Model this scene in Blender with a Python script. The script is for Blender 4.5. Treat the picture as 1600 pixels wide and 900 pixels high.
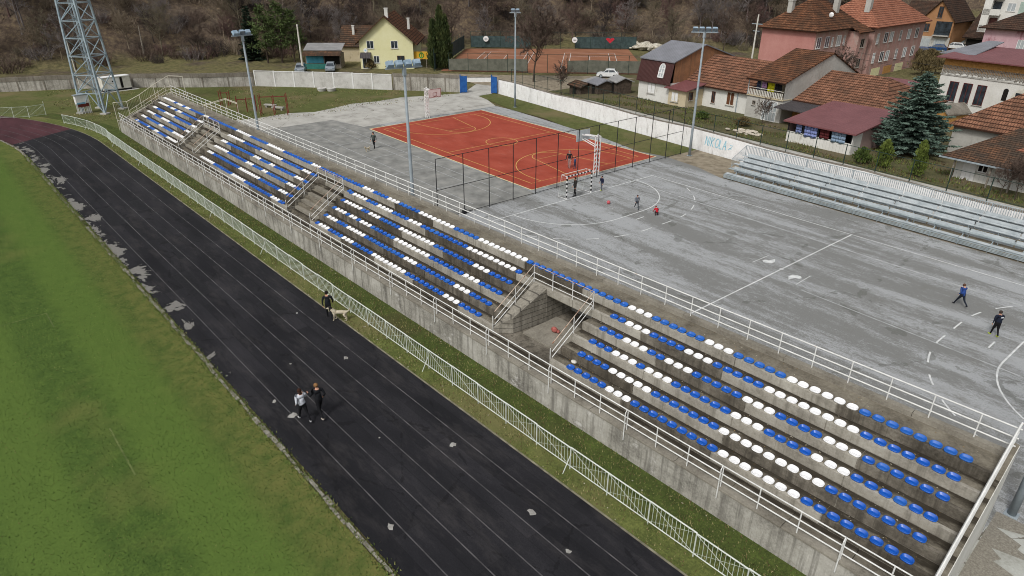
import bpy, bmesh, math, random
import numpy as np
from mathutils import Vector, Matrix
rnd = random.Random(7)
R = math.radians
for o in list(bpy.data.objects): bpy.data.objects.remove(o)
SC = bpy.context.scene
COL = SC.collection
# ------------------------------------------------------------------ camera, sky, sun, exposure
YAW, PITCH, ROLL, FPX = 2.457350, 0.4663908, -0.0021497, 1024.743
CAMP = Vector((39.1505, -39.5609, 18.7825))
_c, _s, _cp, _sp = math.cos(YAW), math.sin(YAW), math.cos(PITCH), math.sin(PITCH)
CF = Vector((_c*_cp, _s*_cp, -_sp)); _r = Vector((_s, -_c, 0)); _d = CF.cross(_r)
CR = _r*math.cos(ROLL) + _d*math.sin(ROLL); CD = _d*math.cos(ROLL) - _r*math.sin(ROLL)
cam = bpy.data.cameras.new('camera'); cam.sensor_width = 36; cam.lens = FPX/1600*36
cam.clip_start = .5; cam.clip_end = 3000
co = bpy.data.objects.new('camera', cam); COL.objects.link(co)
m = Matrix.Identity(4)
for i in range(3): m[i][0] = CR[i]; m[i][1] = -CD[i]; m[i][2] = -CF[i]; m[i][3] = CAMP[i]
co.matrix_world = m; SC.camera = co
w = bpy.data.worlds.new('World'); SC.world = w; w.use_nodes = True
nt = w.node_tree; bg = nt.nodes['Background']
sky = nt.nodes.new('ShaderNodeTexSky'); sky.sky_type = 'NISHITA'; sky.sun_disc = False
SUN_EL, SUN_AZ = 50, 287           # degrees; azimuth of the sun measured from +X
sky.sun_elevation = R(SUN_EL); sky.sun_rotation = R(90-SUN_AZ)
sky.air_density = 1.0; sky.dust_density = 4.0; sky.ozone_density = 1.0
hs = nt.nodes.new('ShaderNodeHueSaturation'); hs.inputs['Saturation'].default_value = .22   # grey cloud deck
nt.links.new(sky.outputs[0], hs.inputs['Color']); nt.links.new(hs.outputs[0], bg.inputs['Color'])
bg.inputs['Strength'].default_value = .118
sl = bpy.data.lights.new('sun', 'SUN'); sl.energy = 1.5; sl.angle = R(10); sl.color = (1, .98, .95)
so = bpy.data.objects.new('sun', sl); COL.objects.link(so)
sd = Vector((math.cos(R(SUN_AZ))*math.cos(R(SUN_EL)), math.sin(R(SUN_AZ))*math.cos(R(SUN_EL)), math.sin(R(SUN_EL))))
so.rotation_euler = sd.to_track_quat('Z', 'Y').to_euler()
so.location = (0, 0, 80)
vs = SC.view_settings; vs.view_transform = 'Standard'; vs.look = 'None'; vs.exposure = 0.14; vs.gamma = 1
vs.use_curve_mapping = False
SC.cycles.filter_width = 1.0
# ------------------------------------------------------------------ helpers
AL = 0.0497; ca, sa = math.cos(AL), math.sin(AL)
OX, OY = 0.0, -23.6
def ST(s, t, z=0): return Vector((OX + s*ca - t*sa, OY + s*sa + t*ca, z))     # stand frame -> world
def G(px, py, z=0):                                                          # surveyed ground point
    d = CF*FPX + CR*(px-800) + CD*(py-450); k = (z-CAMP.z)/d.z
    return CAMP + d*k
def lin(h):
    h = h.lstrip('#'); v = [int(h[i:i+2], 16)/255 for i in (0, 2, 4)]
    return tuple(x/12.92 if x <= .04045 else ((x+.055)/1.055)**2.4 for x in v) + (1,)
def C(c): return lin(c) if isinstance(c, str) else tuple(c)+(1,)*(4-len(c))
class NB:
    def __init__(s, name):
        s.m = bpy.data.materials.new(name); s.m.use_nodes = True; s.t = s.m.node_tree
        s.b = s.t.nodes['Principled BSDF']; s.b.inputs['Specular IOR Level'].default_value = .25
        s.tc = s.t.nodes.new('ShaderNodeTexCoord')
    def n(s, k, **kw):
        x = s.t.nodes.new('ShaderNode'+k)
        for a, v in kw.items(): setattr(x, a, v)
        return x
    def l(s, a, b): s.t.links.new(a, b)
    def co(s, scale=(1, 1, 1), uv=False, rot=0):
        mp = s.n('Mapping'); s.l(s.tc.outputs['UV' if uv else 'Object'], mp.inputs[0])
        mp.inputs['Scale'].default_value = scale; mp.inputs['Rotation'].default_value = (0, 0, rot)
        return mp.outputs[0]
    def noise(s, v, scale, detail=5, rough=.6, dist=0):
        x = s.n('TexNoise'); s.l(v, x.inputs['Vector']); x.inputs['Scale'].default_value = scale
        x.inputs['Detail'].default_value = detail; x.inputs['Roughness'].default_value = rough
        x.inputs['Distortion'].default_value = dist
        return x.outputs['Fac']
    def ramp(s, f, stops, const=False):
        x = s.n('ValToRGB'); s.l(f, x.inputs[0]); e = x.color_ramp.elements
        if const: x.color_ramp.interpolation = 'CONSTANT'
        while len(e) < len(stops): e.new(.5)
        for k, (p, c) in enumerate(stops): e[k].position = p; e[k].color = C(c)
        return x.outputs[0]
    def step(s, f, a, b): return s.ramp(f, [(a, (0, 0, 0)), (b, (1, 1, 1))])
    def mix(s, f, a, b, mode='MIX'):
        x = s.n('MixRGB', blend_type=mode)
        if isinstance(f, (int, float)): x.inputs[0].default_value = f
        else: s.l(f, x.inputs[0])
        for i, q in ((1, a), (2, b)):
            if isinstance(q, (str, tuple)): x.inputs[i].default_value = C(q)
            else: s.l(q, x.inputs[i])
        return x.outputs[0]
    def math(s, op, a, b=0, clamp=False):
        x = s.n('Math', operation=op); x.use_clamp = clamp
        for i, q in ((0, a), (1, b)):
            if isinstance(q, (int, float)): x.inputs[i].default_value = q
            else: s.l(q, x.inputs[i])
        return x.outputs[0]
    def sep(s, v):
        x = s.n('SeparateXYZ'); s.l(v, x.inputs[0]); return x.outputs
    def bump(s, h, d=.02, st=.6):
        x = s.n('Bump'); x.inputs['Distance'].default_value = d; x.inputs['Strength'].default_value = st
        s.l(h, x.inputs['Height']); s.l(x.outputs[0], s.b.inputs['Normal'])
    def done(s, col, rough=.85, metal=0, spec=None):
        if isinstance(col, (str, tuple)): s.b.inputs['Base Color'].default_value = C(col)
        else: s.l(col, s.b.inputs['Base Color'])
        s.b.inputs['Roughness'].default_value = rough; s.b.inputs['Metallic'].default_value = metal
        if spec is not None: s.b.inputs['Specular IOR Level'].default_value = spec
        return s.m
def mottled(name, c1, c2, scale=3, rough=.85, bump=0, stretch=(1, 1, 1), c3=None, lo=.35, hi=.65, metal=0, spec=None, rust=None):
    b = NB(name); f = b.noise(b.co(stretch), scale)
    st = [(lo, c1), (hi, c2)] if c3 is None else [(lo, c1), ((lo+hi)/2, c2), (hi, c3)]
    col = b.ramp(f, st)
    if rust:
        col = b.mix(b.step(b.noise(b.co((1, 1, 1)), rust[1], 4), rust[2], rust[2]+.08), col, rust[0])
    if bump: b.bump(b.noise(b.co(), scale*6, 3), bump)
    return b.done(col, rough, metal, spec)
class MB:
    def __init__(s): s.v = []; s.f = []; s.mi = []; s.uv = []; s.cur = 0
    def face(s, pts, uv=None):
        i = len(s.v); s.v += [tuple(p) for p in pts]; s.f.append(tuple(range(i, i+len(pts)))); s.mi.append(s.cur)
        s.uv.append(uv)
    def hexa(s, p):            # p: 8 points, bottom 0-3 ccw, top 4-7
        i = len(s.v); s.v += [tuple(q) for q in p]
        for f in ((3, 2, 1, 0), (4, 5, 6, 7), (0, 1, 5, 4), (1, 2, 6, 5), (2, 3, 7, 6), (3, 0, 4, 7)):
            s.f.append(tuple(i+k for k in f)); s.mi.append(s.cur); s.uv.append(None)
    def box(s, x0, x1, y0, y1, z0, z1):
        s.hexa([(x0, y0, z0), (x1, y0, z0), (x1, y1, z0), (x0, y1, z0), (x0, y0, z1), (x1, y0, z1), (x1, y1, z1), (x0, y1, z1)])
    def bar(s, a, b, w, h=None, up=(0, 0, 1)):
        a, b = Vector(a), Vector(b); d = (b-a).normalized(); h = h or w; u = Vector(up)
        if abs(d.dot(u)) > .95: u = Vector((0, 1, 0)) if abs(d.y) < .9 else Vector((1, 0, 0))
        x = d.cross(u).normalized()*w/2; y = x.cross(d).normalized()*h/2
        s.hexa([a-x-y, a+x-y, b+x-y, b-x-y, a-x+y, a+x+y, b+x+y, b-x+y])
    def tube(s, pts, r, n=6, cap=True):
        pts = [Vector(p) for p in pts]; rs = r if isinstance(r, (list, tuple)) else [r]*len(pts)
        rings = []
        for k, p in enumerate(pts):
            d = (pts[min(k+1, len(pts)-1)] - pts[max(k-1, 0)]).normalized()
            u = Vector((0, 0, 1)) if abs(d.z) < .9 else Vector((1, 0, 0))
            x = d.cross(u).normalized(); y = d.cross(x)
            i = len(s.v); rings.append(i)
            for j in range(n):
                a = 2*math.pi*j/n; s.v.append(tuple(p + (x*math.cos(a)+y*math.sin(a))*rs[k]))
        for k in range(len(rings)-1):
            for j in range(n):
                a, b = rings[k], rings[k+1]; q = (j+1) % n
                s.f.append((a+j, b+j, b+q, a+q)); s.mi.append(s.cur); s.uv.append(None)
        if cap:
            s.f.append(tuple(rings[0]+j for j in range(n))); s.mi.append(s.cur); s.uv.append(None)
            s.f.append(tuple(rings[-1]+j for j in reversed(range(n)))); s.mi.append(s.cur); s.uv.append(None)
    def poly(s, pts, z): s.face([(p[0], p[1], z) for p in pts])
    def prism(s, pts, z0, z1):
        n = len(pts); s.face([(p[0], p[1], z1) for p in pts]); s.face([(p[0], p[1], z0) for p in reversed(pts)])
        for k in range(n):
            a, b = pts[k], pts[(k+1) % n]; s.face([(a[0], a[1], z0), (b[0], b[1], z0), (b[0], b[1], z1), (a[0], a[1], z1)])
    def sweep(s, prof, axis0, axis1):     # profile of (t,z) swept along first axis from axis0 to axis1
        n = len(prof); s.face([(axis0, p[0], p[1]) for p in prof]); s.face([(axis1, p[0], p[1]) for p in reversed(prof)])
        for k in range(n):
            a, b = prof[k], prof[(k+1) % n]; s.face([(axis0, a[0], a[1]), (axis1, a[0], a[1]), (axis1, b[0], b[1]), (axis0, b[0], b[1])])
    def blob(s, c, r, n=8, k=5, sq=(1, 1, 1)):
        c = Vector(c); i = len(s.v)
        for a in range(k+1):
            th = math.pi*a/k
            for b in range(n):
                ph = 2*math.pi*b/n
                s.v.append((c.x+r*sq[0]*math.sin(th)*math.cos(ph), c.y+r*sq[1]*math.sin(th)*math.sin(ph), c.z+r*sq[2]*math.cos(th)))
        for a in range(k):
            for b in range(n):
                q = (b+1) % n; s.f.append((i+a*n+b, i+(a+1)*n+b, i+(a+1)*n+q, i+a*n+q)); s.mi.append(s.cur); s.uv.append(None)
    def strip(s, pts, w, z):              # flat painted line along a polyline
        pts = [Vector((p[0], p[1], 0)) for p in pts]; L = []; Rr = []
        for k, p in enumerate(pts):
            d = (pts[min(k+1, len(pts)-1)] - pts[max(k-1, 0)]).normalized(); nrm = Vector((-d.y, d.x, 0))*w/2
            L.append(p+nrm); Rr.append(p-nrm)
        for k in range(len(pts)-1):
            s.face([(q.x, q.y, z) for q in (Rr[k], Rr[k+1], L[k+1], L[k])])
    def build(s, name, mats, parent=None, smooth=False, recalc=True):
        me = bpy.data.meshes.new(name); me.from_pydata(s.v, [], s.f)
        mats = mats if isinstance(mats, (list, tuple)) else [mats]
        for q in mats: me.materials.append(q)
        if len(mats) > 1: me.polygons.foreach_set('material_index', s.mi)
        if any(u is not None for u in s.uv):
            ul = me.uv_layers.new(name='UVMap'); k = 0
            for f, u in zip(s.f, s.uv):
                for j in range(len(f)):
                    if u is not None: ul.data[k].uv = u[j]
                    k += 1
        elif recalc:
            bm = bmesh.new(); bm.from_mesh(me); bmesh.ops.recalc_face_normals(bm, faces=bm.faces); bm.to_mesh(me); bm.free()
        if smooth: me.polygons.foreach_set('use_smooth', [True]*len(me.polygons))
        me.update()
        return link(name, me, parent)
def link(name, me, parent=None):
    o = bpy.data.objects.new(name, me); COL.objects.link(o)
    if parent is not None: o.parent = parent
    return o
def tag(o, label=None, cat=None, group=None, kind=None):
    if label: o['label'] = label
    if cat: o['category'] = cat
    if group: o['group'] = group
    if kind: o['kind'] = kind
    return o
def empty(name, loc=(0, 0, 0), rz=0, label=None, cat=None, group=None):
    o = bpy.data.objects.new(name, None); COL.objects.link(o); o.location = loc; o.rotation_euler = (0, 0, rz)
    o.empty_display_size = .3
    return tag(o, label, cat, group)
def struct(name, mb, mats, **k):
    return tag(mb.build(name, mats, **k), kind='structure')
def dup(o, name=None, parent=None):
    c = o.copy(); COL.objects.link(c)
    if parent is not None: c.parent = parent
    for ch in o.children: dup(ch, None, c)
    return c
def rawmesh(name, V, F, mats, mi=None):
    V = np.asarray(V, np.float32); F = np.asarray(F, np.int32)
    me = bpy.data.meshes.new(name); me.vertices.add(len(V)); me.vertices.foreach_set('co', V.ravel())
    k = F.shape[1]; me.loops.add(F.size); me.loops.foreach_set('vertex_index', F.ravel())
    me.polygons.add(len(F)); me.polygons.foreach_set('loop_start', np.arange(0, F.size, k, dtype=np.int32))
    for q in (mats if isinstance(mats, (list, tuple)) else [mats]): me.materials.append(q)
    if mi is not None: me.polygons.foreach_set('material_index', np.asarray(mi, np.int32))
    me.update(calc_edges=True); return me
ORD = ['zeroth', 'first', 'second', 'third', 'fourth', 'fifth', 'sixth', 'seventh', 'eighth', 'ninth', 'tenth', 'eleventh', 'twelfth', 'thirteenth',
       'fourteenth', 'fifteenth', 'sixteenth', 'seventeenth', 'eighteenth', 'nineteenth', 'twentieth']
def nth(n):
    if n <= 20: return ORD[n]
    t, u = divmod(n, 10); T = ['', '', 'twent', 'thirt', 'fort', 'fift', 'sixt', 'sevent', 'eight', 'ninet'][t]
    return T+'ieth' if u == 0 else T+'y-'+ORD[u]
# ------------------------------------------------------------------ materials
def grass_mat(name, base, hi, lo, dry, dryamt=.55, stripes=False):
    b = NB(name); v = b.co()
    big = b.noise(v, .16, 4); mid = b.noise(v, 1.3, 5, .7); fine = b.noise(b.co((1, 1, 1)), 9, 4, .75)
    col = b.ramp(b.math('ADD', b.math('MULTIPLY', mid, .45), b.math('MULTIPLY', fine, .55)), [(.34, lo), (.5, base), (.66, hi)])
    col = b.mix(b.step(big, dryamt, dryamt+.2), col, dry)
    if stripes:
        x = b.math('MULTIPLY', b.sep(b.co())[1], 2.1)
        st = b.math('SINE', b.math('MULTIPLY', b.math('ADD', x, b.math('MULTIPLY', mid, .8)), .6)); y_ = b.sep(b.co())[1]; ek = b.math('MULTIPLY', b.math('ADD', y_, 13.4), .3, True); col = b.mix(b.math('MULTIPLY', ek, b.math('MULTIPLY', b.step(mid, .28, .6), .95)), col, '#6e693d')
        col = b.mix(b.math('MULTIPLY', b.step(b.math('ADD', b.math('MULTIPLY', st, .5), .5), .25, .75), .6), col, hi)
    speck = b.step(b.noise(b.co(), 14, 2), .76, .8)
    col = b.mix(b.math('MULTIPLY', speck, .3), col, '#b0aa78')
    b.bump(fine, .05, .5)
    return b.done(col, .95, spec=.1)
M = {}
M['pitch'] = grass_mat('pitch_grass', '#465a29', '#586d31', '#364a21', '#616737', .56, True)
M['verge'] = grass_mat('verge_grass', '#596034', '#757a44', '#3d4524', '#6e6a46', .5)
M['vergedark'] = grass_mat('damp_grass', '#465029', '#5a6832', '#30381d', '#4f4a32', .55)
M['lawn'] = grass_mat('lawn_grass', '#555a33', '#686b40', '#3c4224', '#6c6346', .48)
M['yard'] = grass_mat('yard_grass', '#55543a', '#656442', '#3e3d29', '#665c4a', .45)
def terrain_mat():
    b = NB('leaf_litter'); v = b.co()
    n1 = b.noise(v, .09, 6, .65); n2 = b.noise(v, 1.1, 6, .7)
    col = b.ramp(n2, [(.3, '#3a322b'), (.5, '#574b40'), (.7, '#75674f')])
    z = b.sep(b.co())[2]
    gr = b.ramp(n2, [(.3, '#4a4d2c'), (.5, '#6b6a42'), (.7, '#807a52')])
    k = b.math('SUBTRACT', 1.0, b.math('MULTIPLY', b.math('ADD', z, b.math('MULTIPLY', n1, 3)), .28), True)
    col = b.mix(k, col, gr)
    col = b.mix(b.step(n1, .52, .66), col, b.ramp(n2, [(.3, '#3b332c'), (.7, '#665b50')]))
    b.bump(n2, .3, .8); return b.done(col, .95, spec=.1)
M['terrain'] = terrain_mat()
def track_mat():
    b = NB('track_rubber'); v = b.co(); X, Y, Z = b.sep(v)
    big = b.noise(b.co((.25, 1, 1)), .5, 4); fine = b.noise(v, 22, 4, .8)
    col = b.ramp(b.math('ADD', b.math('MULTIPLY', big, .6), b.math('MULTIPLY', fine, .4)), [(.34, '#151518'), (.5, '#1f1f22'), (.66, '#2f2e31')])
    s2 = b.n('TexBrick'); b.l(b.co(), s2.inputs['Vector'])
    s2.inputs['Scale'].default_value = 1; s2.inputs['Brick Width'].default_value = 6.5; s2.inputs['Row Height'].default_value = 1.2
    s2.inputs['Mortar Size'].default_value = .012; s2.inputs['Color1'].default_value = (.7, .7, .72, 1); s2.inputs['Color2'].default_value = (1.3, 1.27, 1.27, 1); s2.inputs['Mortar'].default_value = (.6, .6, .6, 1)
    col = b.mix(.8, col, s2.outputs['Color'], 'MULTIPLY')
    vo = b.n('TexVoronoi', feature='DISTANCE_TO_EDGE'); b.l(b.co((.5, 1, 1)), vo.inputs['Vector']); vo.inputs['Scale'].default_value = .35
    cr = b.math('LESS_THAN', b.math('ADD', vo.outputs['Distance'], b.math('MULTIPLY', b.math('SUBTRACT', b.noise(v, 1.5, 5), .5), .16)), .004)
    col = b.mix(b.math('MULTIPLY', cr, .5), col, '#0c0c0e'); dust = b.noise(b.co((.3, 1, 1)), .9, 6, .75); col = b.mix(b.math('MULTIPLY', b.step(dust, .5, .72), .32), col, '#504c4b')
    # worn-off patches showing the grey base, thick along the inner kerb and further up the straight
    wn = b.noise(b.co((.75, 1.1, 1)), .55, 6, .68, .4)
    ky = b.math('MULTIPLY', b.math('SUBTRACT', -7.6, Y), .42)                 # grows toward inner edge (t<-7.6)
    ky = b.math('MINIMUM', b.math('MAXIMUM', ky, 0), 1)
    kx = b.math('MULTIPLY', b.math('SUBTRACT', 16.0, X), .05); kx = b.math('MINIMUM', b.math('MAXIMUM', kx, 0), 1)
    thr = b.math('SUBTRACT', .75, b.math('MULTIPLY', b.math('MULTIPLY', ky, kx), .235))
    worn = b.math('GREATER_THAN', wn, thr)
    edge = b.math('GREATER_THAN', wn, b.math('SUBTRACT', thr, .035))
    col = b.mix(b.math('MULTIPLY', edge, .6), col, '#17171a')
    col = b.mix(worn, col, b.ramp(fine, [(.35, '#64625e'), (.65, '#86847e')]))
    # reddish far bend
    col = b.mix(b.math('GREATER_THAN', b.math('ADD', b.math('MULTIPLY', X, -1), b.math('MULTIPLY', Y, -.656)), 60.1), col, b.ramp(big, [(.35, '#3a2226'), (.65, '#533237')]))
    b.bump(fine, .01, .3); return b.done(col, .8, spec=.2)
M['track'] = track_mat()
def asphalt_mat():
    b = NB('court_asphalt'); v = b.co()
    n1 = b.noise(b.co((.04, .34, 1), rot=R(1)), 1.0, 8, .66, .6); n2 = b.noise(b.co((.35, .8, 1)), 2.2, 6, .75); fine = b.noise(v, 14, 4, .8)
    n3 = b.noise(b.co((1, 1, 1)), .12, 3)
    f = b.math('ADD', b.math('ADD', b.math('MULTIPLY', n1, .62), b.math('MULTIPLY', n2, .22)), b.math('MULTIPLY', b.noise(b.co((.5, 1, 1)), 7, 3, .8), .2))
    k = b.step(b.math('ADD', f, b.math('MULTIPLY', b.math('SUBTRACT', fine, .5), .2)), .485, .555)
    dark = b.ramp(fine, [(.3, '#6f706e'), (.7, '#82827f')]); pale = b.ramp(fine, [(.3, '#8f9192'), (.7, '#a9abab')])
    col = b.mix(k, dark, pale)
    spots = b.step(b.noise(b.co((.6, 1, 1)), 4.5, 4, .7), .60, .64)
    col = b.mix(b.math('MULTIPLY', spots, .5), col, '#7d7e7b')
    vo = b.n('TexVoronoi', feature='DISTANCE_TO_EDGE'); b.l(v, vo.inputs['Vector']); vo.inputs['Scale'].default_value = .13
    cr = b.math('LESS_THAN', b.math('ADD', vo.outputs['Distance'], b.math('MULTIPLY', b.math('SUBTRACT', b.noise(v, .8, 6), .5), .25)), .0022); col = b.mix(b.math('MULTIPLY', cr, .45), col, '#55564f')
    stn = b.noise(v, .33, 6, .75); col = b.mix(b.math('MULTIPLY', b.step(stn, .56, .68), .3), col, '#6d6b64')
    b.bump(fine, .006, .3); return b.done(col, .85, spec=.2)
M['asphalt'] = asphalt_mat()
M['asphaltold'] = mottled('old_asphalt', '#6c6c68', '#83837f', .8, .9, .004, c3='#96958f', lo=.3, hi=.7)
def slab_mat(name, a, bb, c, scale=.5):
    b = NB(name); v = b.co(); n = b.noise(v, scale, 6, .7); f = b.noise(v, 12, 3)
    col = b.ramp(n, [(.32, a), (.48, bb), (.62, c)]); col = b.mix(.25, col, b.ramp(f, [(.3, a), (.7, c)]))
    vo = b.n('TexVoronoi', feature='DISTANCE_TO_EDGE'); b.l(b.co((1, 1, 1)), vo.inputs['Vector']); vo.inputs['Scale'].default_value = .22
    wv = b.math('ADD', vo.outputs['Distance'], b.math('MULTIPLY', b.math('SUBTRACT', n, .5), .05))
    col = b.mix(b.math('LESS_THAN', wv, .003), col, '#6a665d')
    return b.done(col, .9, spec=.15)
M['slab'] = slab_mat('pavement_concrete', '#8d8a83', '#a8a69f', '#b9b7b0')
M['slab2'] = slab_mat('forecourt_concrete', '#85847a', '#a9aaa3', '#b5b7b1', .5)
M['dirt'] = mottled('sandy_dirt', '#6a6153', '#857b69', 1.2, .95, .02, c3='#978d7c', lo=.3, hi=.7)
def clay(name, a, bb, c):
    b = NB(name); n = b.noise(b.co((.5, 1, 1)), .4, 5); f = b.noise(b.co(), 8, 4, .8)
    col = b.ramp(b.math('ADD', b.math('MULTIPLY', n, .7), b.math('MULTIPLY', f, .3)), [(.35, a), (.5, bb), (.65, c)])
    if name == 'red_court_paint':       # scuffs, dust and damp blotches on the painted court
        sc = b.noise(b.co((.5, 1.2, 1)), 1.1, 7, .78); col = b.mix(b.math('MULTIPLY', b.step(sc, .55, .7), .3), col, '#b0766a'); bl_ = b.noise(b.co(), .25, 5, .7); col = b.mix(b.math('MULTIPLY', b.step(bl_, .52, .66), .35), col, '#6e3228')
    return b.done(col, .85, spec=.15)
M['redcourt'] = clay('red_court_paint', '#8c3c2d', '#9a4636', '#a65241')
M['clay'] = clay('tennis_clay', '#7b5440', '#8b6049', '#976c53')
M['linewhite'] = mottled('line_white', '#b9bbba', '#dcdddb', 3, .7)
M['linefaint'] = mottled('worn_line', '#8e8f8f', '#b4b6b6', 2, .8)
M['lineyellow'] = mottled('line_yellow', '#c9a25a', '#d8b46a', 3, .7)
M['linecream'] = mottled('line_cream', '#cfc08e', '#ddd0a8', 3, .7)
M['lanepale'] = mottled('lane_line', '#29282a', '#5c5a5b', 1.2, .8, lo=.3, hi=.62)
def concrete(name, pale, mid, dark, streak=True, dk=.5, sc=1.0, joints=False):
    b = NB(name); v = b.co(); big = b.noise(v, .55*sc, 6, .7); fine = b.noise(v, 9, 5, .75)
    col = b.ramp(b.math('ADD', b.math('MULTIPLY', big, .65), b.math('MULTIPLY', fine, .35)), [(.33, dark), (.5, mid), (.66, pale)])
    if streak:
        s = b.noise(b.co((2.6, 2.6, .12)), 1.0, 5, .7)
        col = b.mix(b.math('MULTIPLY', b.step(s, dk, dk+.13), .62), col, dark)
    if joints:
        wv = b.n('TexWave', wave_type='BANDS', bands_direction='Z'); b.l(b.co(), wv.inputs['Vector']); wv.inputs['Scale'].default_value = 1.1; wv.inputs['Distortion'].default_value = .6
        col = b.mix(b.math('MULTIPLY', b.step(wv.outputs['Fac'], .93, .99), .7), col, '#2c2a27')
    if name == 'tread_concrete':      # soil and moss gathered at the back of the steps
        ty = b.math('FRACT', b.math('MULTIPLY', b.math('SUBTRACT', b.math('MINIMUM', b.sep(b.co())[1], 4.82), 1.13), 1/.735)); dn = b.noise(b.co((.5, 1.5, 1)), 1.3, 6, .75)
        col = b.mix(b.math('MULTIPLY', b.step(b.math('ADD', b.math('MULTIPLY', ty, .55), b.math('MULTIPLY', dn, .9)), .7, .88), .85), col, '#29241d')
    b.bump(fine, .015, .5)
    if name == 'front_wall_concrete':
        xx = b.sep(b.co())[0]; wn = b.noise(b.co((.9, 1, 1.4)), 1.1, 6, .75); kk = b.math('MULTIPLY', b.math('GREATER_THAN', xx, 6), b.step(wn, .58, .66)); col = b.mix(b.math('MULTIPLY', kk, .6), col, '#d6d4d0')
    return b.done(col, .92, spec=.12)
M['frontwall'] = concrete('front_wall_concrete', '#bfbcb4', '#a09d94', '#55524c', True, .48)
M['coping'] = concrete('coping_concrete', '#9b968a', '#837e73', '#5c574e', False)
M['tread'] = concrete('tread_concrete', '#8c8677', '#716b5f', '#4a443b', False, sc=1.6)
M['rpale'] = concrete('riser_pale', '#b5b1a6', '#9a958a', '#6d685e', True, .52)
M['rmid'] = concrete('riser_stained', '#8d877b', '#6a645a', '#3d3932', True, .47)
M['rdark'] = concrete('riser_mossy', '#7d766a', '#5a544a', '#38342d', True, .47)
M['gap'] = mottled('dark_joint', '#1e1b18', '#2c2823', 4, .95)
M['formwork'] = concrete('formwork_concrete', '#aba69b', '#8b867b', '#57534b', True, .5, joints=True)
M['backwall'] = concrete('pit_back_concrete', '#a7a8a2', '#94948e', '#74736d', True, .56)
M['farwall'] = concrete('boundary_concrete', '#c3bfb7', '#a29e95', '#625d56', True, .5)
M['farpanel'] = concrete('boundary_panel', '#cfcec9', '#bfbdb8', '#99968f', True, .6)
M['farcap'] = concrete('boundary_cap', '#8f8980', '#7c766c', '#5d574e', True, .5)
def whitewash():
    b = NB('whitewash'); v = b.co(); n = b.noise(v, .7, 6, .7); f = b.noise(v, 6, 5, .8)
    br = b.n('TexBrick'); b.l(b.co((1, 1, 1)), br.inputs['Vector']); br.inputs['Scale'].default_value = 1; br.inputs['Brick Width'].default_value = .8; br.inputs['Row Height'].default_value = .5
    col = b.ramp(b.math('ADD', b.math('MULTIPLY', n, .6), b.math('MULTIPLY', f, .4)), [(.3, '#bfbdb8'), (.42, '#dddcda'), (.56, '#ededec')])
    s = b.noise(b.co((2, 2, .3)), 1.6, 5, .7); col = b.mix(b.math('MULTIPLY', b.step(s, .56, .68), .5), col, '#8f8b84')
    b.bump(f, .02, .5); return b.done(col, .9, spec=.1)
M['whitewall'] = whitewash()
M['kerb'] = mottled('kerb_stone', '#5c584c', '#7f7b70', 3.5, .9, .02, c3='#a09c92', lo=.3, hi=.7)
M['bluepaint'] = mottled('graffiti_blue', '#7fbcd0', '#9fcbd8', 4, .8)
M['whitepaint'] = mottled('white_steel_paint', '#cfcfcb', '#e2e2df', 2.5, .5, rust=('#9b7c64', 2.2, .69))
M['rustrail'] = mottled('rusty_rail', '#b59a86', '#cdbfb0', 3, .7, rust=('#8d5f45', 2.5, .55))
M['oldrail'] = mottled('yellowed_rail', '#bdb6a4', '#d6d1c2', 3, .65, rust=('#8a7058', 2, .62))
M['greenwhite'] = mottled('fence_white', '#bdc3ba', '#d2d7cf', 3, .6, rust=('#90826f', 3, .7))
M['thinbar'] = mottled('fence_bar_white', '#adb7a9', '#c5cdc0', 3, .6)
M['darkgreen'] = mottled('dark_green_steel', '#1f2f2a', '#2c3f38', 3, .6)
M['blackpost'] = mottled('black_post', '#1e1f22', '#2b2c2f', 3, .6)
M['galv'] = mottled('galvanised_steel', '#8b959b', '#a3adb2', 1.5, .5, metal=.15)
M['galvblue'] = mottled('tower_steel', '#8a9aa3', '#a4b2b9', 1.2, .5, metal=.1)
M['polegrey'] = mottled('lamp_post_paint', '#7d868b', '#949da2', 1, .5)
M['alu'] = mottled('bench_aluminium', '#8f999c', '#aab3b5', 2, .4, metal=.2)
M['alupale'] = mottled('bench_plate', '#a6aeb1', '#c3c9cb', 1.5, .45, metal=.1)
M['seatblue'] = mottled('blue_seat_plastic', '#0c4ba2', '#165cba', 1.5, .32, spec=.5)
M['seatblue2'] = mottled('faded_blue_seat_plastic', '#1c56a6', '#2a66b6', 1.5, .45, spec=.4)
M['seatwhite'] = mottled('white_seat_plastic', '#dedede', '#ececec', 1.5, .4, spec=.4)
M['lampblue'] = mottled('floodlight_housing', '#8399ab', '#a9bcc9', 3, .4, metal=.2)
M['lampglass'] = mottled('floodlight_glass', '#5d6b78', '#8896a2', 5, .15, spec=.6)
M['white'] = mottled('plain_white', '#d5d5d2', '#e6e6e4', 2, .6)
M['offwhite'] = mottled('off_white', '#c2beb2', '#d6d3c9', 2, .7)
M['black'] = mottled('black_rubber', '#161616', '#232323', 3, .7)
M['redsteel'] = mottled('red_steel', '#5f2823', '#78352d', 2, .6)
M['gateblue'] = mottled('gate_blue', '#1d4c8c', '#2c62a3', 1.5, .6, rust=('#214068', 2, .6))
M['glass'] = mottled('window_glass', '#1d2328', '#39424a', 1.2, .12, spec=.7)
M['curtain'] = mottled('curtained_glass', '#8e9698', '#b8bdbd', 2.5, .25, stretch=(6, 6, .3), spec=.5)
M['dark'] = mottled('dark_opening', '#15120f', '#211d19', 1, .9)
M['woodbrown'] = mottled('brown_wood', '#553421', '#6e4830', 2, .8, stretch=(1, 1, 4))
M['woodgrey'] = mottled('grey_wood', '#6f675c', '#8d857a', 2, .9, stretch=(1, 1, 5), c3='#565046')
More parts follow.
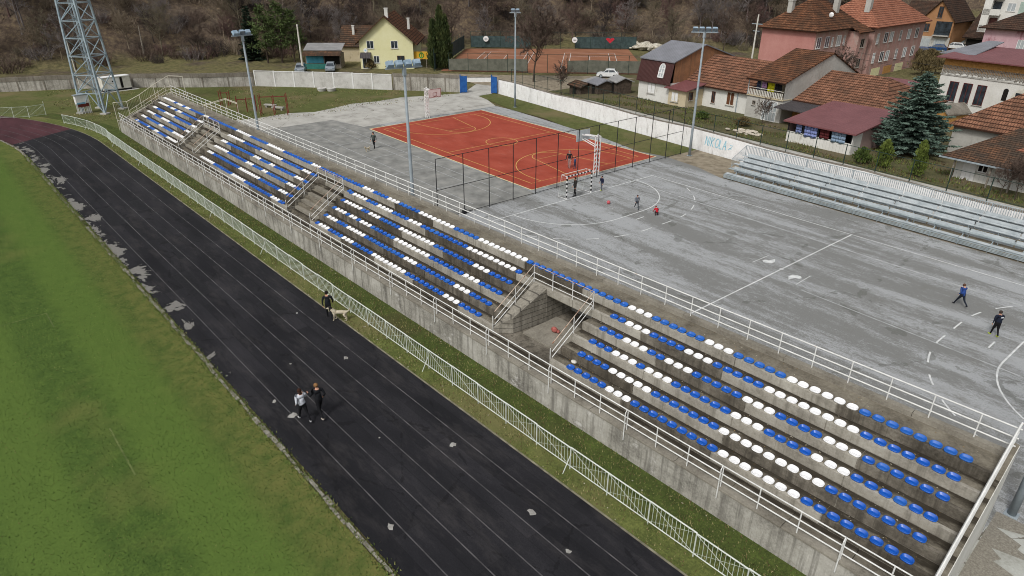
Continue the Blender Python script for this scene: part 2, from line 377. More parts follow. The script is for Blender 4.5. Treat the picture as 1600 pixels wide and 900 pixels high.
M['osb'] = mottled('chipboard', '#a3773f', '#bf9258', 5, .85)
def tiles(name, a, bb, mort='#2a1a14', lich=None, row=.5, wid=.24, lm=.6):
    b = NB(name); br = b.n('TexBrick'); b.l(b.co(uv=True), br.inputs['Vector']); br.inputs['Scale'].default_value = 1
    br.inputs['Brick Width'].default_value = wid; br.inputs['Row Height'].default_value = row; br.inputs['Mortar Size'].default_value = .02
    br.inputs['Mortar Smooth'].default_value = .6; br.inputs['Bias'].default_value = 0
    br.inputs['Color1'].default_value = C(a); br.inputs['Color2'].default_value = C(bb); br.inputs['Mortar'].default_value = C(mort)
    n = b.noise(b.co(uv=True), .45, 5, .7); col = br.outputs['Color']
    if lich: col = b.mix(b.math('MULTIPLY', b.step(n, lm-.1, lm+.08), .8), col, lich)
    n2 = b.noise(b.co(uv=True), 3.2, 4, .8)
    col = b.mix(.55, col, b.ramp(n2, [(.3, (.45, .45, .45)), (.7, (1.25, 1.25, 1.25))]), 'MULTIPLY')
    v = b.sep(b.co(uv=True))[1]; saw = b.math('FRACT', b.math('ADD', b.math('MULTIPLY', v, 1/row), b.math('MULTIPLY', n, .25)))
    col = b.mix(b.math('MULTIPLY', b.math('LESS_THAN', saw, .26), .8), col, mort)  # mortar colour reused to paint the shadow line under each tile row overlap
    b.bump(b.math('ADD', saw, b.math('MULTIPLY', br.outputs['Fac'], -.5)), .06, 1.0)
    return b.done(col, .9, spec=.12)
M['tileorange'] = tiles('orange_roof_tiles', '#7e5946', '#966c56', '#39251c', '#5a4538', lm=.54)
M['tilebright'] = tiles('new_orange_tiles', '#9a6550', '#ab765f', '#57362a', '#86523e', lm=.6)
M['tilebrown'] = tiles('weathered_roof_tiles', '#6a4632', '#845c44', '#2d1e16', '#4c3b2f', lm=.5)
M['tileold'] = tiles('mossy_roof_tiles', '#5f4636', '#7b5a44', '#2a2019', '#46413a', lm=.48)
M['tiledark'] = tiles('dark_brown_tiles', '#4a382f', '#5a463a', '#261c17', '#3f3933', lm=.55)
def sheet(name, a, bb, pitch=.3, d=.03):
    b = NB(name); u = b.sep(b.co(uv=True))[0]; w_ = b.math('SINE', b.math('MULTIPLY', u, 2*math.pi/pitch))
    n = b.noise(b.co(uv=True), .5, 5); col = b.ramp(n, [(.3, a), (.7, bb)]); b.bump(w_, d, .8)
    return b.done(col, .5, spec=.35)
M['sheetred'] = sheet('red_sheet_roof', '#6b4243', '#7a4e4f', .35, .008)
M['sheetbrown'] = sheet('brown_mansard_sheet', '#3f2523', '#4b2e2b', .22, .012)
M['sheetgrey'] = sheet('grey_sheet_roof', '#6d6e72', '#83848a', .35, .012)
M['sheetdark'] = sheet('dark_sheet_roof', '#3d393a', '#4c484a', .3)
M['corrug'] = sheet('corrugated_roof', '#8b8a89', '#a6a5a4', .18, .05)
def plaster(name, a, bb, stain, dk=.55, sc=1):
    b = NB(name); v = b.co(); n = b.noise(v, .45*sc, 6, .72); f = b.noise(v, 5, 4)
    col = b.ramp(b.math('ADD', b.math('MULTIPLY', n, .75), b.math('MULTIPLY', f, .25)), [(.36, a), (.62, bb)])
    s = b.noise(b.co((1.2, 1.2, .5)), .8*sc, 6, .75); col = b.mix(b.math('MULTIPLY', b.step(s, dk, dk+.12), .75), col, stain)
    b.bump(f, .01, .4); return b.done(col, .92, spec=.1)
M['plcream'] = plaster('cream_plaster', '#c3bfb0', '#d3d0c4', '#a39d8e', .6)
M['plwhite'] = plaster('white_plaster', '#c6c4bc', '#d8d7d1', '#9f9a8e', .6)
M['plgrey'] = plaster('grey_plaster', '#a3a19a', '#b8b6af', '#8a877f', .57)
M['plpink'] = plaster('pink_plaster', '#a8746c', '#b98880', '#8e6660', .6, .5)
M['plpink2'] = plaster('peeling_pink_plaster', '#9d7a71', '#b39189', '#a59a90', .5)
M['plrose'] = plaster('rose_plaster', '#b39097', '#c2a5a9', '#80454f', .5, .6)
M['plyellow'] = plaster('pale_yellow_plaster', '#d3cf9f', '#dcd9b0', '#bdb58c', .62)
M['plbeige'] = plaster('beige_plaster', '#b5a78a', '#c4b89d', '#93866c', .58)
M['plorange'] = plaster('orange_plaster', '#98704e', '#a67d5a', '#80624a', .6)
M['plmauve'] = plaster('mauve_plaster', '#96807b', '#a48f8a', '#857069', .6)
def brick(name, a, bb, mort):
    b = NB(name); br = b.n('TexBrick'); b.l(b.co(), br.inputs['Vector']); mp = br.inputs['Vector'].links[0].from_node; mp.inputs['Rotation'].default_value = (R(90), 0, R(90))
    br.inputs['Scale'].default_value = 1; br.inputs['Brick Width'].default_value = .3; br.inputs['Row Height'].default_value = .2; br.inputs['Mortar Size'].default_value = .02
    br.inputs['Color1'].default_value = C(a); br.inputs['Color2'].default_value = C(bb); br.inputs['Mortar'].default_value = C(mort)
    n = b.noise(b.co(), .8, 5); col = b.mix(.5, br.outputs['Color'], b.ramp(n, [(.3, (.6, .6, .6)), (.7, (1.2, 1.2, 1.2))]), 'MULTIPLY')
    return b.done(col, .92, spec=.1)
M['brick'] = concrete('orange_block_brick', '#a67b5c', '#91694c', '#6c5646', True, .52)
M['stone'] = brick('grey_block', '#8a7f72', '#a0968a', '#857a6d')
def leaf(name, a, bb, c): return mottled(name, a, bb, .9, .8, c3=c, lo=.3, hi=.7, spec=.15)
M['bark'] = mottled('bark', '#3a322b', '#574c42', 3, .95)
M['twig'] = [mottled('twig_%s' % n, a, bb, .6, .95, spec=.05) for n, a, bb in (('brown', '#51463f', '#6c5d54'), ('grey', '#605a58', '#807976'), ('red', '#5c4946', '#76605a'), ('olive', '#5f584b', '#7a7260'), ('dark', '#3b3534', '#534c49'), ('tan', '#726656', '#8f8271'))]
M['spruce'] = leaf('blue_spruce_needles', '#415248', '#5a6d61', '#75877b')
M['pine'] = leaf('pine_needles', '#38452a', '#4c5a34', '#617040')
M['cypress'] = leaf('cypress_leaves', '#2f3a24', '#424d2c', '#575c37')
M['conifer'] = leaf('dark_conifer_needles', '#19231a', '#243024', '#334031')
M['ivy'] = leaf('yellow_green_leaves', '#465427', '#5e6b31', '#7b8645')
M['shrub'] = leaf('shrub_leaves', '#3c4a26', '#51602f', '#67743c')
M['bramble'] = leaf('dry_bush', '#4f4632', '#685c40', '#7f714f')
M['skin'] = mottled('skin', '#b98a72', '#c99a82', 6, .6)
CL = {}
def cloth(h):
    if h not in CL:
        r, g, bb = (int(h[i:i+2], 16) for i in (1, 3, 5)); d = '#%02x%02x%02x' % tuple(max(0, int(x*.8)) for x in (r, g, bb))
        CL[h] = mottled('cloth', d, h, 6, .85)
    return CL[h]
# ------------------------------------------------------------------ terrain: flat valley floor and wooded hill
VAL = np.array([(-135, -160), (-114, -60), (-112, -34), (-110, -9), (-108, 2), (-101, 14), (-99, 30), (-97, 50), (-88, 68), (-72, 88), (-56, 94), (-46, 99), (-46, 130), (-66, 190), (-60, 260), (80, 330), (260, 260), (340, 0), (260, -300), (-100, -320)], float)
def hill_h(x, y):
    x = np.asarray(x, float); y = np.asarray(y, float); d = np.full(x.shape, 1e9); ins = np.zeros(x.shape, bool)
    n = len(VAL)
    for k in range(n):
        a, b = VAL[k], VAL[(k+1) % n]; e = b-a; L = e@e
        t = np.clip(((x-a[0])*e[0]+(y-a[1])*e[1])/L, 0, 1)
        d = np.minimum(d, np.hypot(x-a[0]-t*e[0], y-a[1]-t*e[1]))
        c = ((a[1] > y) != (b[1] > y)); xi = (b[0]-a[0])*(y-a[1])/((b[1]-a[1]) if b[1] != a[1] else 1e-9)+a[0]
        ins ^= c & (x < xi)
    h = np.where(ins, 0, .5*np.maximum(d-1, 0)*np.minimum(1, d/14))
    h = np.minimum(h, 95) + np.where(ins, 0, np.minimum(d*.06, 1.6)*(np.sin(x*.17+1.3*np.sin(y*.11))+np.sin(y*.21+x*.05)))
    return np.where(ins, 0, np.maximum(h, -.0)), np.where(ins, -d, d)
gx = np.unique(np.concatenate([np.arange(-420, -150, 15), np.arange(-150, 60, 4.5), np.arange(60, 421, 15)]))
gy = np.unique(np.concatenate([np.arange(-400, -80, 16), np.arange(-80, 150, 4.5), np.arange(150, 481, 15)]))
XX, YY = np.meshgrid(gx, gy, indexing='ij'); HH, _ = hill_h(XX, YY)
V = np.stack([XX, YY, HH-.06], -1).reshape(-1, 3); ny = len(gy); I = np.arange(len(gx)*ny).reshape(len(gx), ny)
F = np.stack([I[:-1, :-1], I[1:, :-1], I[1:, 1:], I[:-1, 1:]], -1).reshape(-1, 4)
me = rawmesh('terrain', V, F, M['terrain']); me.polygons.foreach_set('use_smooth', [True]*len(F))
tag(link('terrain', me), kind='structure')
# raised yards behind the whitewashed wall
WX0, WY0, WSL = -43.5, 24.75, -.086
def wally(x): return WY0+(x-WX0)*WSL
def yz(x, y):
    a = min(1, max(0, (x+40)/16)); a = a*a*(3-2*a); b = min(1, max(0, (72-y)/12)); return 1.7*a*b-.03*(1-a*b)
xs = list(np.arange(-44, 84.1, 4)); vs_ = list(np.linspace(0, 1, 17)); mb = MB()
P = [[(x, wally(x)+.42+(74-wally(x))*v*v, 0) for v in vs_] for x in xs]
P = [[(p[0], p[1], yz(p[0], p[1])) for p in row] for row in P]
for i in range(len(xs)-1):
    for j in range(len(vs_)-1): mb.face([P[i][j], P[i+1][j], P[i+1][j+1], P[i][j+1]])
struct('yard_ground', mb, M['yard'], recalc=False)
mb = MB()
for i in range(len(xs)-1):       # concrete alley along the top of the wall
    q = []
    for x, o in ((xs[i], .42), (xs[i+1], .42), (xs[i+1], 2.3), (xs[i], 2.3)): q.append((x, wally(x)+o, max(yz(x, wally(x)+o), 0)+.02))
    mb.face(q)
struct('alley_path', mb, M['slab'], recalc=False)
# lawns, pavements and courts, each sheet a few millimetres above the one below
mb = MB(); mb.poly([(-94, -60), (-92.5, -36), (-88.3, -26), (-83.8, -18), (-76.8, -9), (-72.9, -2.2), (-63.3, 7), (-53.6, 15.4), (-48, 21.4), (-43.4, 21), (-36, 18.4), (-36, -19), (-48, -27.5), (-61, -31), (-68, -37), (-75, -60)], 0)
struct('lawn', mb, M['lawn'], recalc=False)
mb = MB(); mb.poly([(-50.6, -19), (-41.9, -18.6), (-41.9, -3.6), (-35.8, -2.2), (-35.8, 18.5), (-43, 21.5), (-44, 25), (-47, 29), (-52, 27), (-47.5, 21.5), (-46.8, 19.9), (-49.7, 11.2), (-49.2, 7), (-49.9, 3.3), (-48.6, -.5), (-47.9, -3.2), (-49.4, -6.4), (-48.9, -11)], .006)
struct('pavement', mb, M['slab'], recalc=False)
mb = MB(); mb.poly([(-41.9, -18.6), (60, -15.5), (60, 15.4), (30, 15.2), (4, 16.2), (-2.5, 16.4), (-6.8, 15.7), (-13.5, 17.0), (-20.7, 17.6), (-32, 18.6), (-35.8, 18.5), (-35.8, -2.2), (-41.9, -3.6)], .003)
struct('court_asphalt', mb, M['asphalt'], recalc=False)
mb = MB(); mb.poly([(-41.9, -18.4), (-5, -17), (-2.9, -17), (-2.9, -2.5), (-34.4, -2.5), (-36, -2.4), (-41.9, -3.7)], .007)
struct('old_court_surface', mb, M['asphaltold'], recalc=False)
mb = MB(); mb.poly([(-3.3, 16.2), (1, 15.6), (4.5, 14.4), (20, 14.0), (60, 13.2), (60, 16.2), (8, 20.0), (-3.2, 21.1)], .007)
struct('dirt_ground', mb, M['dirt'], recalc=False)
mb = MB(); mb.poly([(-43.4, 21.0), (-32.1, 18.6), (-25.5, 18.5), (-20.7, 17.5), (-13.5, 17.0), (-6.8, 15.6), (-3.3, 16.3), (-3.2, 21.1), (-43.5, 24.6)], .010)
struct('grass_strip', mb, M['lawn'], recalc=False)
mb = MB(); mb.poly([ST(36.9, -3), ST(75, -3), ST(75, 12), (60, -12.6), (36.8, -13.6), ST(36.9, 7)], .010)
struct('forecourt', mb, M['slab2'], recalc=False)
mb = MB(); n = 26; a_ = [(36.95, .2)]+[(37.0+.9+.5*math.sin(k*1.3)+.35*math.sin(k*2.9), .2+8.0*k/n) for k in range(n+1)]+[(36.95, 8.2)]
mb.poly([ST(*p) for p in a_], .016); struct('gravel_ground', mb, mottled('grey_gravel', '#6a665b', '#847f74', 14, .95, .02, c3='#9b968b', lo=.25, hi=.75), recalc=False)
# red basketball court
BC, BA = Vector((-19.3, 6.55, 0)), 0.0
def bl(x, y): return (BC.x+x, BC.y+y)
RC = [(-34.35, -2.2), (-3.95, -2.15), (-4.15, 15.35), (-34.75, 15.2)]
mb = MB(); mb.poly(RC, .014); struct('basketball_court', mb, M['redcourt'], recalc=False)
mb = MB(); mb.strip(RC+[RC[0]], .16, .018); struct('court_border', mb, M['linecream'], recalc=False)
mb = MB(); hx, hy, wl = 13.9, 7.45, .07
mb.strip([bl(-hx, -hy), bl(hx, -hy), bl(hx, hy), bl(-hx, hy), bl(-hx, -hy)], wl, .018); mb.strip([bl(0, -hy), bl(0, hy)], wl, .0195)
def arc(cx, cy, r, a0, a1, n=28): return [(cx+r*math.cos(R(a0+(a1-a0)*k/n)), cy+r*math.sin(R(a0+(a1-a0)*k/n))) for k in range(n+1)]
mb.strip([bl(*p) for p in arc(0, 0, 1.8, 0, 360, 32)], wl, .021)
for sx in (-1, 1):
    mb.strip([bl(sx*hx, -2.9), bl(sx*(hx-5.8), -1.8), bl(sx*(hx-5.8), 1.8), bl(sx*hx, 2.9)], wl, .0195)
    mb.strip([bl(sx*(hx-5.8)-sx*p[0], p[1]) for p in arc(0, 0, 1.8, -90, 90)], wl, .021)
    mb.strip([bl(sx*hx, -6.25), bl(sx*(hx-1.5), -6.25)]+[bl(sx*(hx-1.5)-sx*p[0], p[1]) for p in arc(0, 0, 6.25, -90, 90, 36)]+[bl(sx*hx, 6.25)], wl, .0225)
struct('court_lines', mb, M['lineyellow'], recalc=False)
# handball court
HW, HL = 9.83, 19.5
mb = MB(); wl = .09
mb.strip([(0, -HW), (0, HW)], wl, .012); mb.strip([(0, HW), (2*HL, HW), (2*HL, -HW)], wl, .0135); mb.strip([(HL, -HW), (HL, HW)], wl, .012)
mb.strip([(6*math.cos(R(a)), -1.5+6*math.sin(R(a))) for a in range(-90, 1, 5)]+[(6*math.cos(R(a)), 1.5+6*math.sin(R(a))) for a in range(0, 91, 5)], wl, .015)
mb.strip([(2*HL-6*math.cos(R(a)), -1.5+6*math.sin(R(a))) for a in range(-90, 1, 5)]+[(2*HL-6*math.cos(R(a)), 1.5+6*math.sin(R(a))) for a in range(0, 91, 5)], wl, .015)
for sg, x0 in ((1, 0), (-1, 2*HL)):
    L = [(9*math.cos(R(a)), -1.5+9*math.sin(R(a))) for a in range(-66, 1, 2)]+[(9, y) for y in np.arange(-1.2, 1.6, .3)]+[(9*math.cos(R(a)), 1.5+9*math.sin(R(a))) for a in range(0, 67, 2)]
    d = 0
    for p, q in zip(L, L[1:]):
        st = math.hypot(q[0]-p[0], q[1]-p[1])
        if (d % 2.4) < 1.15: mb.strip([(x0+sg*p[0], p[1]), (x0+sg*q[0], q[1])], wl, .015)
        d += st
    mb.strip([(x0+sg*7, -.5), (x0+sg*7, .5)], wl, .012); mb.strip([(x0+sg*4, -.1), (x0+sg*4, .1)], wl, .012)
mb.prism([(HL+.14*math.cos(k*.524), .14*math.sin(k*.524)) for k in range(12)], .013, .0165)
struct('handball_lines', mb, M['linewhite'], recalc=False)
mb = MB()                                            # two white painted cones beside the centre spot
for sx, sy in ((-1, .6), (1, -.6)):
    c = (HL+sx*1.25, sy*.7); k = [(-.9, .1), (-.35, .42), (.15, .4), (.42, .1), (.45, -.2), (.2, -.45), (-.1, -.4), (-.2, -.1)]
    mb.poly([(c[0]-sx*p[1]*.8, c[1]+sx*p[0]*.8) for p in k], .0165)
    mb.strip([(c[0]+sx*.62, c[1]-1.0), (c[0]+sx*.55, c[1]+.9)], .05, .0165)
struct('centre_marks', mb, M['linewhite'], recalc=False)
mb = MB()                                            # faded markings of the older courts
for y in (-4.4, -5.6, -8.6): mb.strip([(-38, y), (-4.2, y+.1)], .07, .011)
for x in (-36.5, -29.5, -22.5, -16, -9.6): mb.strip([(x, -10.5), (x+.1, -4.4)], .07, .0125)
mb.strip([(-38, -12.8), (-12, -12.6)], .07, .011)
mb.strip([(9, -7.6), (33.5, -7.9)], .07, .011); mb.strip([(-1, 6.9), (45, 6.4)], .16, .011); mb.strip([(22, -1.9), (34, -2.3)], .09, .011)
struct('faded_lines', mb, M['linefaint'], recalc=False)
# football pitch, kerb, running track, verge (all in the frame of the stand)
FR = dict(loc=(OX, OY, 0))
def inst(o): o.location = (OX, OY, 0); o.rotation_euler = (0, 0, AL); return o
S0, TC = -47.0, -10.32            # bend starts at S0
def curve(off, s1=80, n=22, amax=58):      # offset line: off metres outside the inner kerb
    rr = 44+off; cy = TC-44
    pts = [(s1, TC+off)]+[(s, TC+off) for s in np.arange(60, S0, -6.)]
    return pts+[(S0-rr*math.sin(R(amax*k/n)), cy+rr*math.cos(R(amax*k/n))) for k in range(n+1)]
def between(o0, o1, z, **k):
    a, b = curve(o0, **k), curve(o1, **k); mb = MB()
    for i in range(len(a)-1): mb.face([(a[i+1][0], a[i+1][1], z), (a[i][0], a[i][1], z), (b[i][0], b[i][1], z), (b[i+1][0], b[i+1][1], z)])
    return mb
inst(struct('running_track', between(0, 7.22, .02), M['track'], recalc=False))
mb = MB()
for k in range(1, 6): mb.strip(curve(1.2*k, amax=20), .05, .025)
inst(struct('lane_lines', mb, M['lanepale'], recalc=False))
mb = MB(); a = curve(-.26); mb.face([(p[0], p[1], .012) for p in a]+[(-140, -70, .012), (-120, -130, .012), (80, -130, .012)])
inst(struct('football_pitch', mb, M['pitch'], recalc=False))
mb = MB()
for s0, s1, t in ((-5.2, -3, -15.6), (9, 13, -15.6)): mb.strip([(s0, t), (s1, t)], .07, .016)
mb.strip([(-5.2, -15.6), (-5.2, -24)], .07, .016)
inst(struct('pitch_lines', mb, mottled('faint_pitch_line', '#46562a', '#65703f', 1.5, .9), recalc=False))
mb = MB(); a = curve(-.18, amax=20); d = 0                 # kerb of short uneven stones along the inside of the track
for i in range(len(a)-1):
    p, q = Vector((*a[i], 0)), Vector((*a[i+1], 0)); L = (q-p).length; n = max(1, int(L/.55)); dr = (q-p)/n; nn = Vector((-dr.y, dr.x, 0)).normalized()
    for k in range(n):
        u = p+dr*(k+.04); v = p+dr*(k+.96); w0 = .08+rnd.uniform(-.03, .03); o = rnd.uniform(-.05, .05); z = .045+rnd.uniform(-.03, .03)
        e = [u-nn*w0+nn*o, v-nn*w0+nn*o, v+nn*w0+nn*o, u+nn*w0+nn*o]
        mb.hexa([(x.x, x.y, -.02) for x in e]+[(x.x, x.y, z+rnd.uniform(-.015, .015)) for x in e])
inst(struct('kerb', mb, M['kerb']))
inst(struct('verge', between(7.2, 8.9, .008, amax=36), M['verge'], recalc=False))
inst(struct('damp_verge', between(8.9, 11.0, .004, amax=24), M['vergedark'], recalc=False))
mb = MB(); q = []                                          # thin concrete edging between track and grass
mb.strip(curve(7.25, amax=30), .09, .03); inst(struct('track_edging', mb, mottled('edging', '#5d5a4c', '#8b8772', 2, .9), recalc=False))
mb = MB(); mb.cur = 0                                      # pale scraps, worn holes and dark repair patches on the rubber
for s, t, r in ((25.2, -5.0, .22), (10.9, -4.9, .18), (20.1, -4.9, .22), (13.6, -9.1, .36), (12.0, -9.3, .16), (22.2, -9.4, .2), (17.6, -7.0, .07), (4.6, -4.6, .12), (9.5, -7.3, .09), (27.4, -5.3, .16)):
    n = 9; a0 = rnd.random()*6; mb.poly([(s+r*rnd.uniform(.35, 1.1)*math.cos(a0+6.283*k/n), t+r*.8*rnd.uniform(.35, 1.1)*math.sin(a0+6.283*k/n)) for k in range(n)], .029)
inst(struct('worn_patches', mb, mottled('bare_track_base', '#7d7b76', '#a3a19c', 4, .9), recalc=False))
mb = MB()
for s, t, a, b in ((-22, -6.0, 1.6, .45), (-3.6, -7.9, 2.2, .55), (-9.5, -6.8, 1.4, .3), (3.0, -5.4, 1.2, .5), (-20.6, -8.4, 2.5, .6)): mb.poly([(s-a, t-b), (s+a, t-b), (s+a, t+b), (s-a, t+b)], .0245)
inst(struct('repair_patches', mb, mottled('fresh_rubber', '#141416', '#202023', 5, .7), recalc=False))
# tennis courts
TQ = [Vector((-67.5, 30.3, 0)), Vector((-40.5, 57.2, 0)), Vector((-68.3, 82.6, 0)), Vector((-92, 53.5, 0))]
mb = MB(); mb.poly([(p.x, p.y) for p in TQ], .004); struct('clay_courts', mb, M['clay'], recalc=False)
tu = (TQ[1]-TQ[0]).normalized(); tv = Vector((-tu.y, tu.x, 0)); mb = MB()
def tp(u, v): p = TQ[0]+tu*u+tv*v; return (p.x, p.y)
for u0 in (4.2, 22):
    for du in (0, 1.37, 9.6, 10.97): mb.strip([tp(u0+du, 5), tp(u0+du, 28.8)], .1, .01)
    for v in (5, 10.5, 23.3, 28.8): mb.strip([tp(u0, v), tp(u0+10.97, v)], .1, .011)
    mb.strip([tp(u0+5.5, 10.5), tp(u0+5.5, 23.3)], .1, .0115)
struct('tennis_lines', mb, M['linewhite'], recalc=False)
mb = MB(); mb.poly([(-52, 27), (-44.4, 25.6), (-30, 24.6), (-24, 29), (-30, 44), (-38, 53), (-44, 50), (-58, 35), (-66, 28.5)], .002)
struct('gravel_road', mb, M['dirt'], recalc=False)
# ------------------------------------------------------------------ concrete grandstand
SE = 36.6; SL = -51.3
def rowt(k): return 1.13+.735*(k-1)          # riser face of row k
def rowz(k): return 1.70+.40*(k-1)           # tread height of row k
WZ = 1.28
PASS = [(-33.5, -29.2), (-8.6, -4.7), (15.7, 19.9)]
gs = empty('grandstand', (OX, OY, 0), AL, 'long concrete grandstand of six stepped rows with three recessed passages', 'grandstand')
mb = MB(); mb.sweep([(0, -.1), (.34, -.1), (.34, WZ+.01), (.0, WZ+.01)], SL, SE); fw = mb.build('front_wall', M['frontwall'], gs)
mb = MB(); s = SL
while s < SE-.1:
    e = min(s+4.4, SE); mb.box(s+.012, e-.012, -.035, .36, WZ+.012, WZ+.075+rnd.uniform(0, .012)); s = e
mb.build('coping', M['coping'], gs)
mb = MB(); mb.box(SL, SE, .36, .47, WZ-.12, WZ-.1); mb.build('gutter', M['gap'], gs)
mb = MB(); s = SL
while s < SE-.1:
    e = min(s+2.2, SE); mb.box(s+.01, e-.01, .47, 1.125, -.05, WZ+rnd.uniform(-.012, .0)); s = e
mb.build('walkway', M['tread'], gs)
BL = [(SL, PASS[0][0]), (PASS[0][1], PASS[1][0]), (PASS[1][1], PASS[2][0]), (PASS[2][1], SE)]
RZ = 6.4
for a, b in BL:
    mb = MB(); prof = [(rowt(1)+.03, -.05)]
    for k in range(1, 5): prof += [(rowt(k)+.03, rowz(k)-.025), (rowt(k+1)+.03, rowz(k)-.025)]
    prof += [(rowt(5)+.03, -.05)]; mb.sweep(prof, a, b); mb.build('terrace_core', M['formwork'], gs)
mb = MB(); prof = [(rowt(5)+.03, 2.86), (rowt(5)+.03, rowz(5)-.025), (rowt(6)+.03, rowz(5)-.025), (rowt(6)+.03, rowz(6)-.025), (RZ, rowz(6)-.025), (RZ, 2.86)]
mb.sweep(prof, SL, SE); mb.build('upper_deck', M['coping'], gs)
mb = MB(); mb.box(SL, SE, RZ-.25, RZ, -.05, 2.86); mb.build('rear_wall', M['farwall'], gs)
def panels(k, a, b):
    s = a
    while s < b-.05:
        e = min(s+4.38+rnd.uniform(-.12, .12), b)
        if b-e < 1.2: e = b
        q = rnd.random(); mm = M['rpale'] if q < .5 else M['rmid'] if q < .84 else M['rdark']
        mb = MB(); o = rnd.uniform(-.006, .012); zt = rowz(k)+rnd.uniform(-.008, .006); lo = rowz(k)-.40+(.002 if k > 1 else -.0)
        mb.box(s+.02, e-.02, rowt(k)+o, rowt(k)+.17, lo, zt+.002); RIS.append((mb, mm)); s = e
RIS = []
for a, b in BL:
    for k in range(1, 5): panels(k, a, b)
for k in (5, 6): panels(k, SL, SE)
for mb, mm in RIS[:100]: mb.build('riser_slab', mm, gs)
for mb, mm in RIS[100:]: mb.build('riser_slab', mm, gs)
def tread(k, a, b):
    mb = MB(); s = a
    while s < b-.05:
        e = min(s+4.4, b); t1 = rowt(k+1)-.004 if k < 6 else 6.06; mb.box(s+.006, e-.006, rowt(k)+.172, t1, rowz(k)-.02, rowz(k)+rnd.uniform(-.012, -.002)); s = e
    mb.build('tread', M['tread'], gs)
for a, b in BL:
    for k in range(1, 5): tread(k, a, b)
for k in (5, 6): tread(k, SL, SE)
mb = MB(); s = SL
while s < SE-.1:
    e = min(s+5, SE); mb.box(s+.01, e-.01, 6.12, 6.4, rowz(6)-.02, rowz(6)+.17+rnd.uniform(-.01, .01)); s = e
mb.build('rear_kerb', M['coping'], gs)
mb = MB(); mb.box(SL, SE, 6.055, 6.125, rowz(6)-.12, rowz(6)-.03); mb.build('rear_gutter', M['gap'], gs)
for a, b in PASS:
    mb = MB(); mb.box(a, b, 1.125, 6.1, -.05, WZ-.006); mb.build('passage_floor', M['rmid'], gs)
    if a > 10:
        A, B, C_, D_ = (a+.03, 1.18), (a+.75, 1.9), (a+1.0, 4.065), (a+.03, 4.065)
        mb = MB(); mb.hexa([(*p, WZ-.03) for p in (A, B, C_, D_)]+[(*A, 1.6), (*B, 2.2), (*C_, 3.26), (*D_, 3.26)]); mb.build('wing_wall', M['formwork'], gs)
        mb = MB(); mb.box(a+.055, a+1.02, 4.07, 6.1, WZ-.03, 2.856); mb.build('wing_wall', M['formwork'], gs)
    if a < 10:
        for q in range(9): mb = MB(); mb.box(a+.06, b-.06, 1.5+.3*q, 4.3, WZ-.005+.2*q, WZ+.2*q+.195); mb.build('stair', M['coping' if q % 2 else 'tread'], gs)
    mb = MB(); mb.box(a+1.1, b-.1, 2.3, 4.8, WZ-.005, WZ+.09); mb.build('floor_slab', M['coping'], gs)
    o5 = 1.2 if a > 10 else 0; mb = MB(); mb.box(a+.03, b-.03, 4.85+o5, 5.05+o5, -.05, 2.85); mb.build('passage_wall', M['backwall'], gs)
    for q0, q1 in ((a-.02, a+.05), (b-.05, b+.02)): mb = MB(); mb.box(q0, q1, 4.05, 6.04, -.04, 2.858); mb.build('passage_wall', M['formwork'], gs)
# sloping end parapet at the near end: pale painted outer face, brown top
mb = MB(); mb.sweep([(.0, -.05), (6.45, -.05), (6.45, 4.12), (5.9, 4.0), (1.0, 1.92), (.0, 1.5)], SE+.004, SE+.3); mb.build('end_parapet', M['plwhite'], gs)
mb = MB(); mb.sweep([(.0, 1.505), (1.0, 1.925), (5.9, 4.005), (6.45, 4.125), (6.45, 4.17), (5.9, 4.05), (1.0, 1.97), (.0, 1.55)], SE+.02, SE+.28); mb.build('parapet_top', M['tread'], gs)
mb = MB(); mb.sweep([(.0, -.05), (6.4, -.05), (6.4, 3.9), (.0, 1.3)], SL-.25, SL-.004); mb.build('end_wall', M['farwall'], gs)
# ------------------------------------------------------------------ railings on the stand
def rails(name, label, runs, post_pts, mat, r=.024, hs=(1.0, .62, .3), pr=.024, loc=True, group=None, toplight=None):
    """runs: list of base polylines; post_pts: list of base points"""
    e = empty(name, (OX, OY, 0), AL, label, 'railing', group)
    for h in hs:
        mb = MB()
        for run in runs: mb.tube([Vector(p)+Vector((0, 0, h)) for p in run], r, 6)
        mb.build('rail', toplight if toplight and h == hs[0] else mat, e)
    pm = None
    for p in post_pts:
        if pm is None:
            mb = MB(); mb.tube([(0, 0, -.04), (0, 0, hs[0])], pr, 6); o = mb.build('post', mat, e); pm = o.data
        else: o = link('post', pm, e)
        o.location = p
    return e
P0 = list(np.arange(SL+.3, SE-.1, 1.47))
fr = rails('front_railing', 'long white three-rail railing on top of the front wall of the grandstand', [[(SL+.1, .12, WZ+.05), (SE-.2, .12, WZ+.05)]], [(s, .12, WZ+.05) for s in P0], M['whitepaint'], .025)
bm = None
for s in P0[1::3]:                # inverted U brackets clamped to the outside of the wall
    if bm is None:
        mb = MB(); mb.tube([(0, .0, 1.0), (0, -.1, 1.05), (0, -.17, .95), (0, -.17, -.42)], .024, 6); o = mb.build('wall_bracket', M['whitepaint'], fr); bm = o.data
    else: o = link('wall_bracket', bm, fr)
    o.location = (s, .12, WZ+.05)
rails('rear_railing', 'long white three-rail railing along the back edge of the grandstand', [[(-50.4, 6.25, 3.86), (SE+.2, 6.25, 3.86)]], [(s, 6.25, 3.86) for s in np.arange(-50.2, SE+.2, 1.455)], M['whitepaint'], .027)
pl = ['pale railing round the far passage, next to the wire cage end', 'pale railing round the middle passage of the grandstand', 'rust-streaked railing round the nearest passage, above the concrete pit']
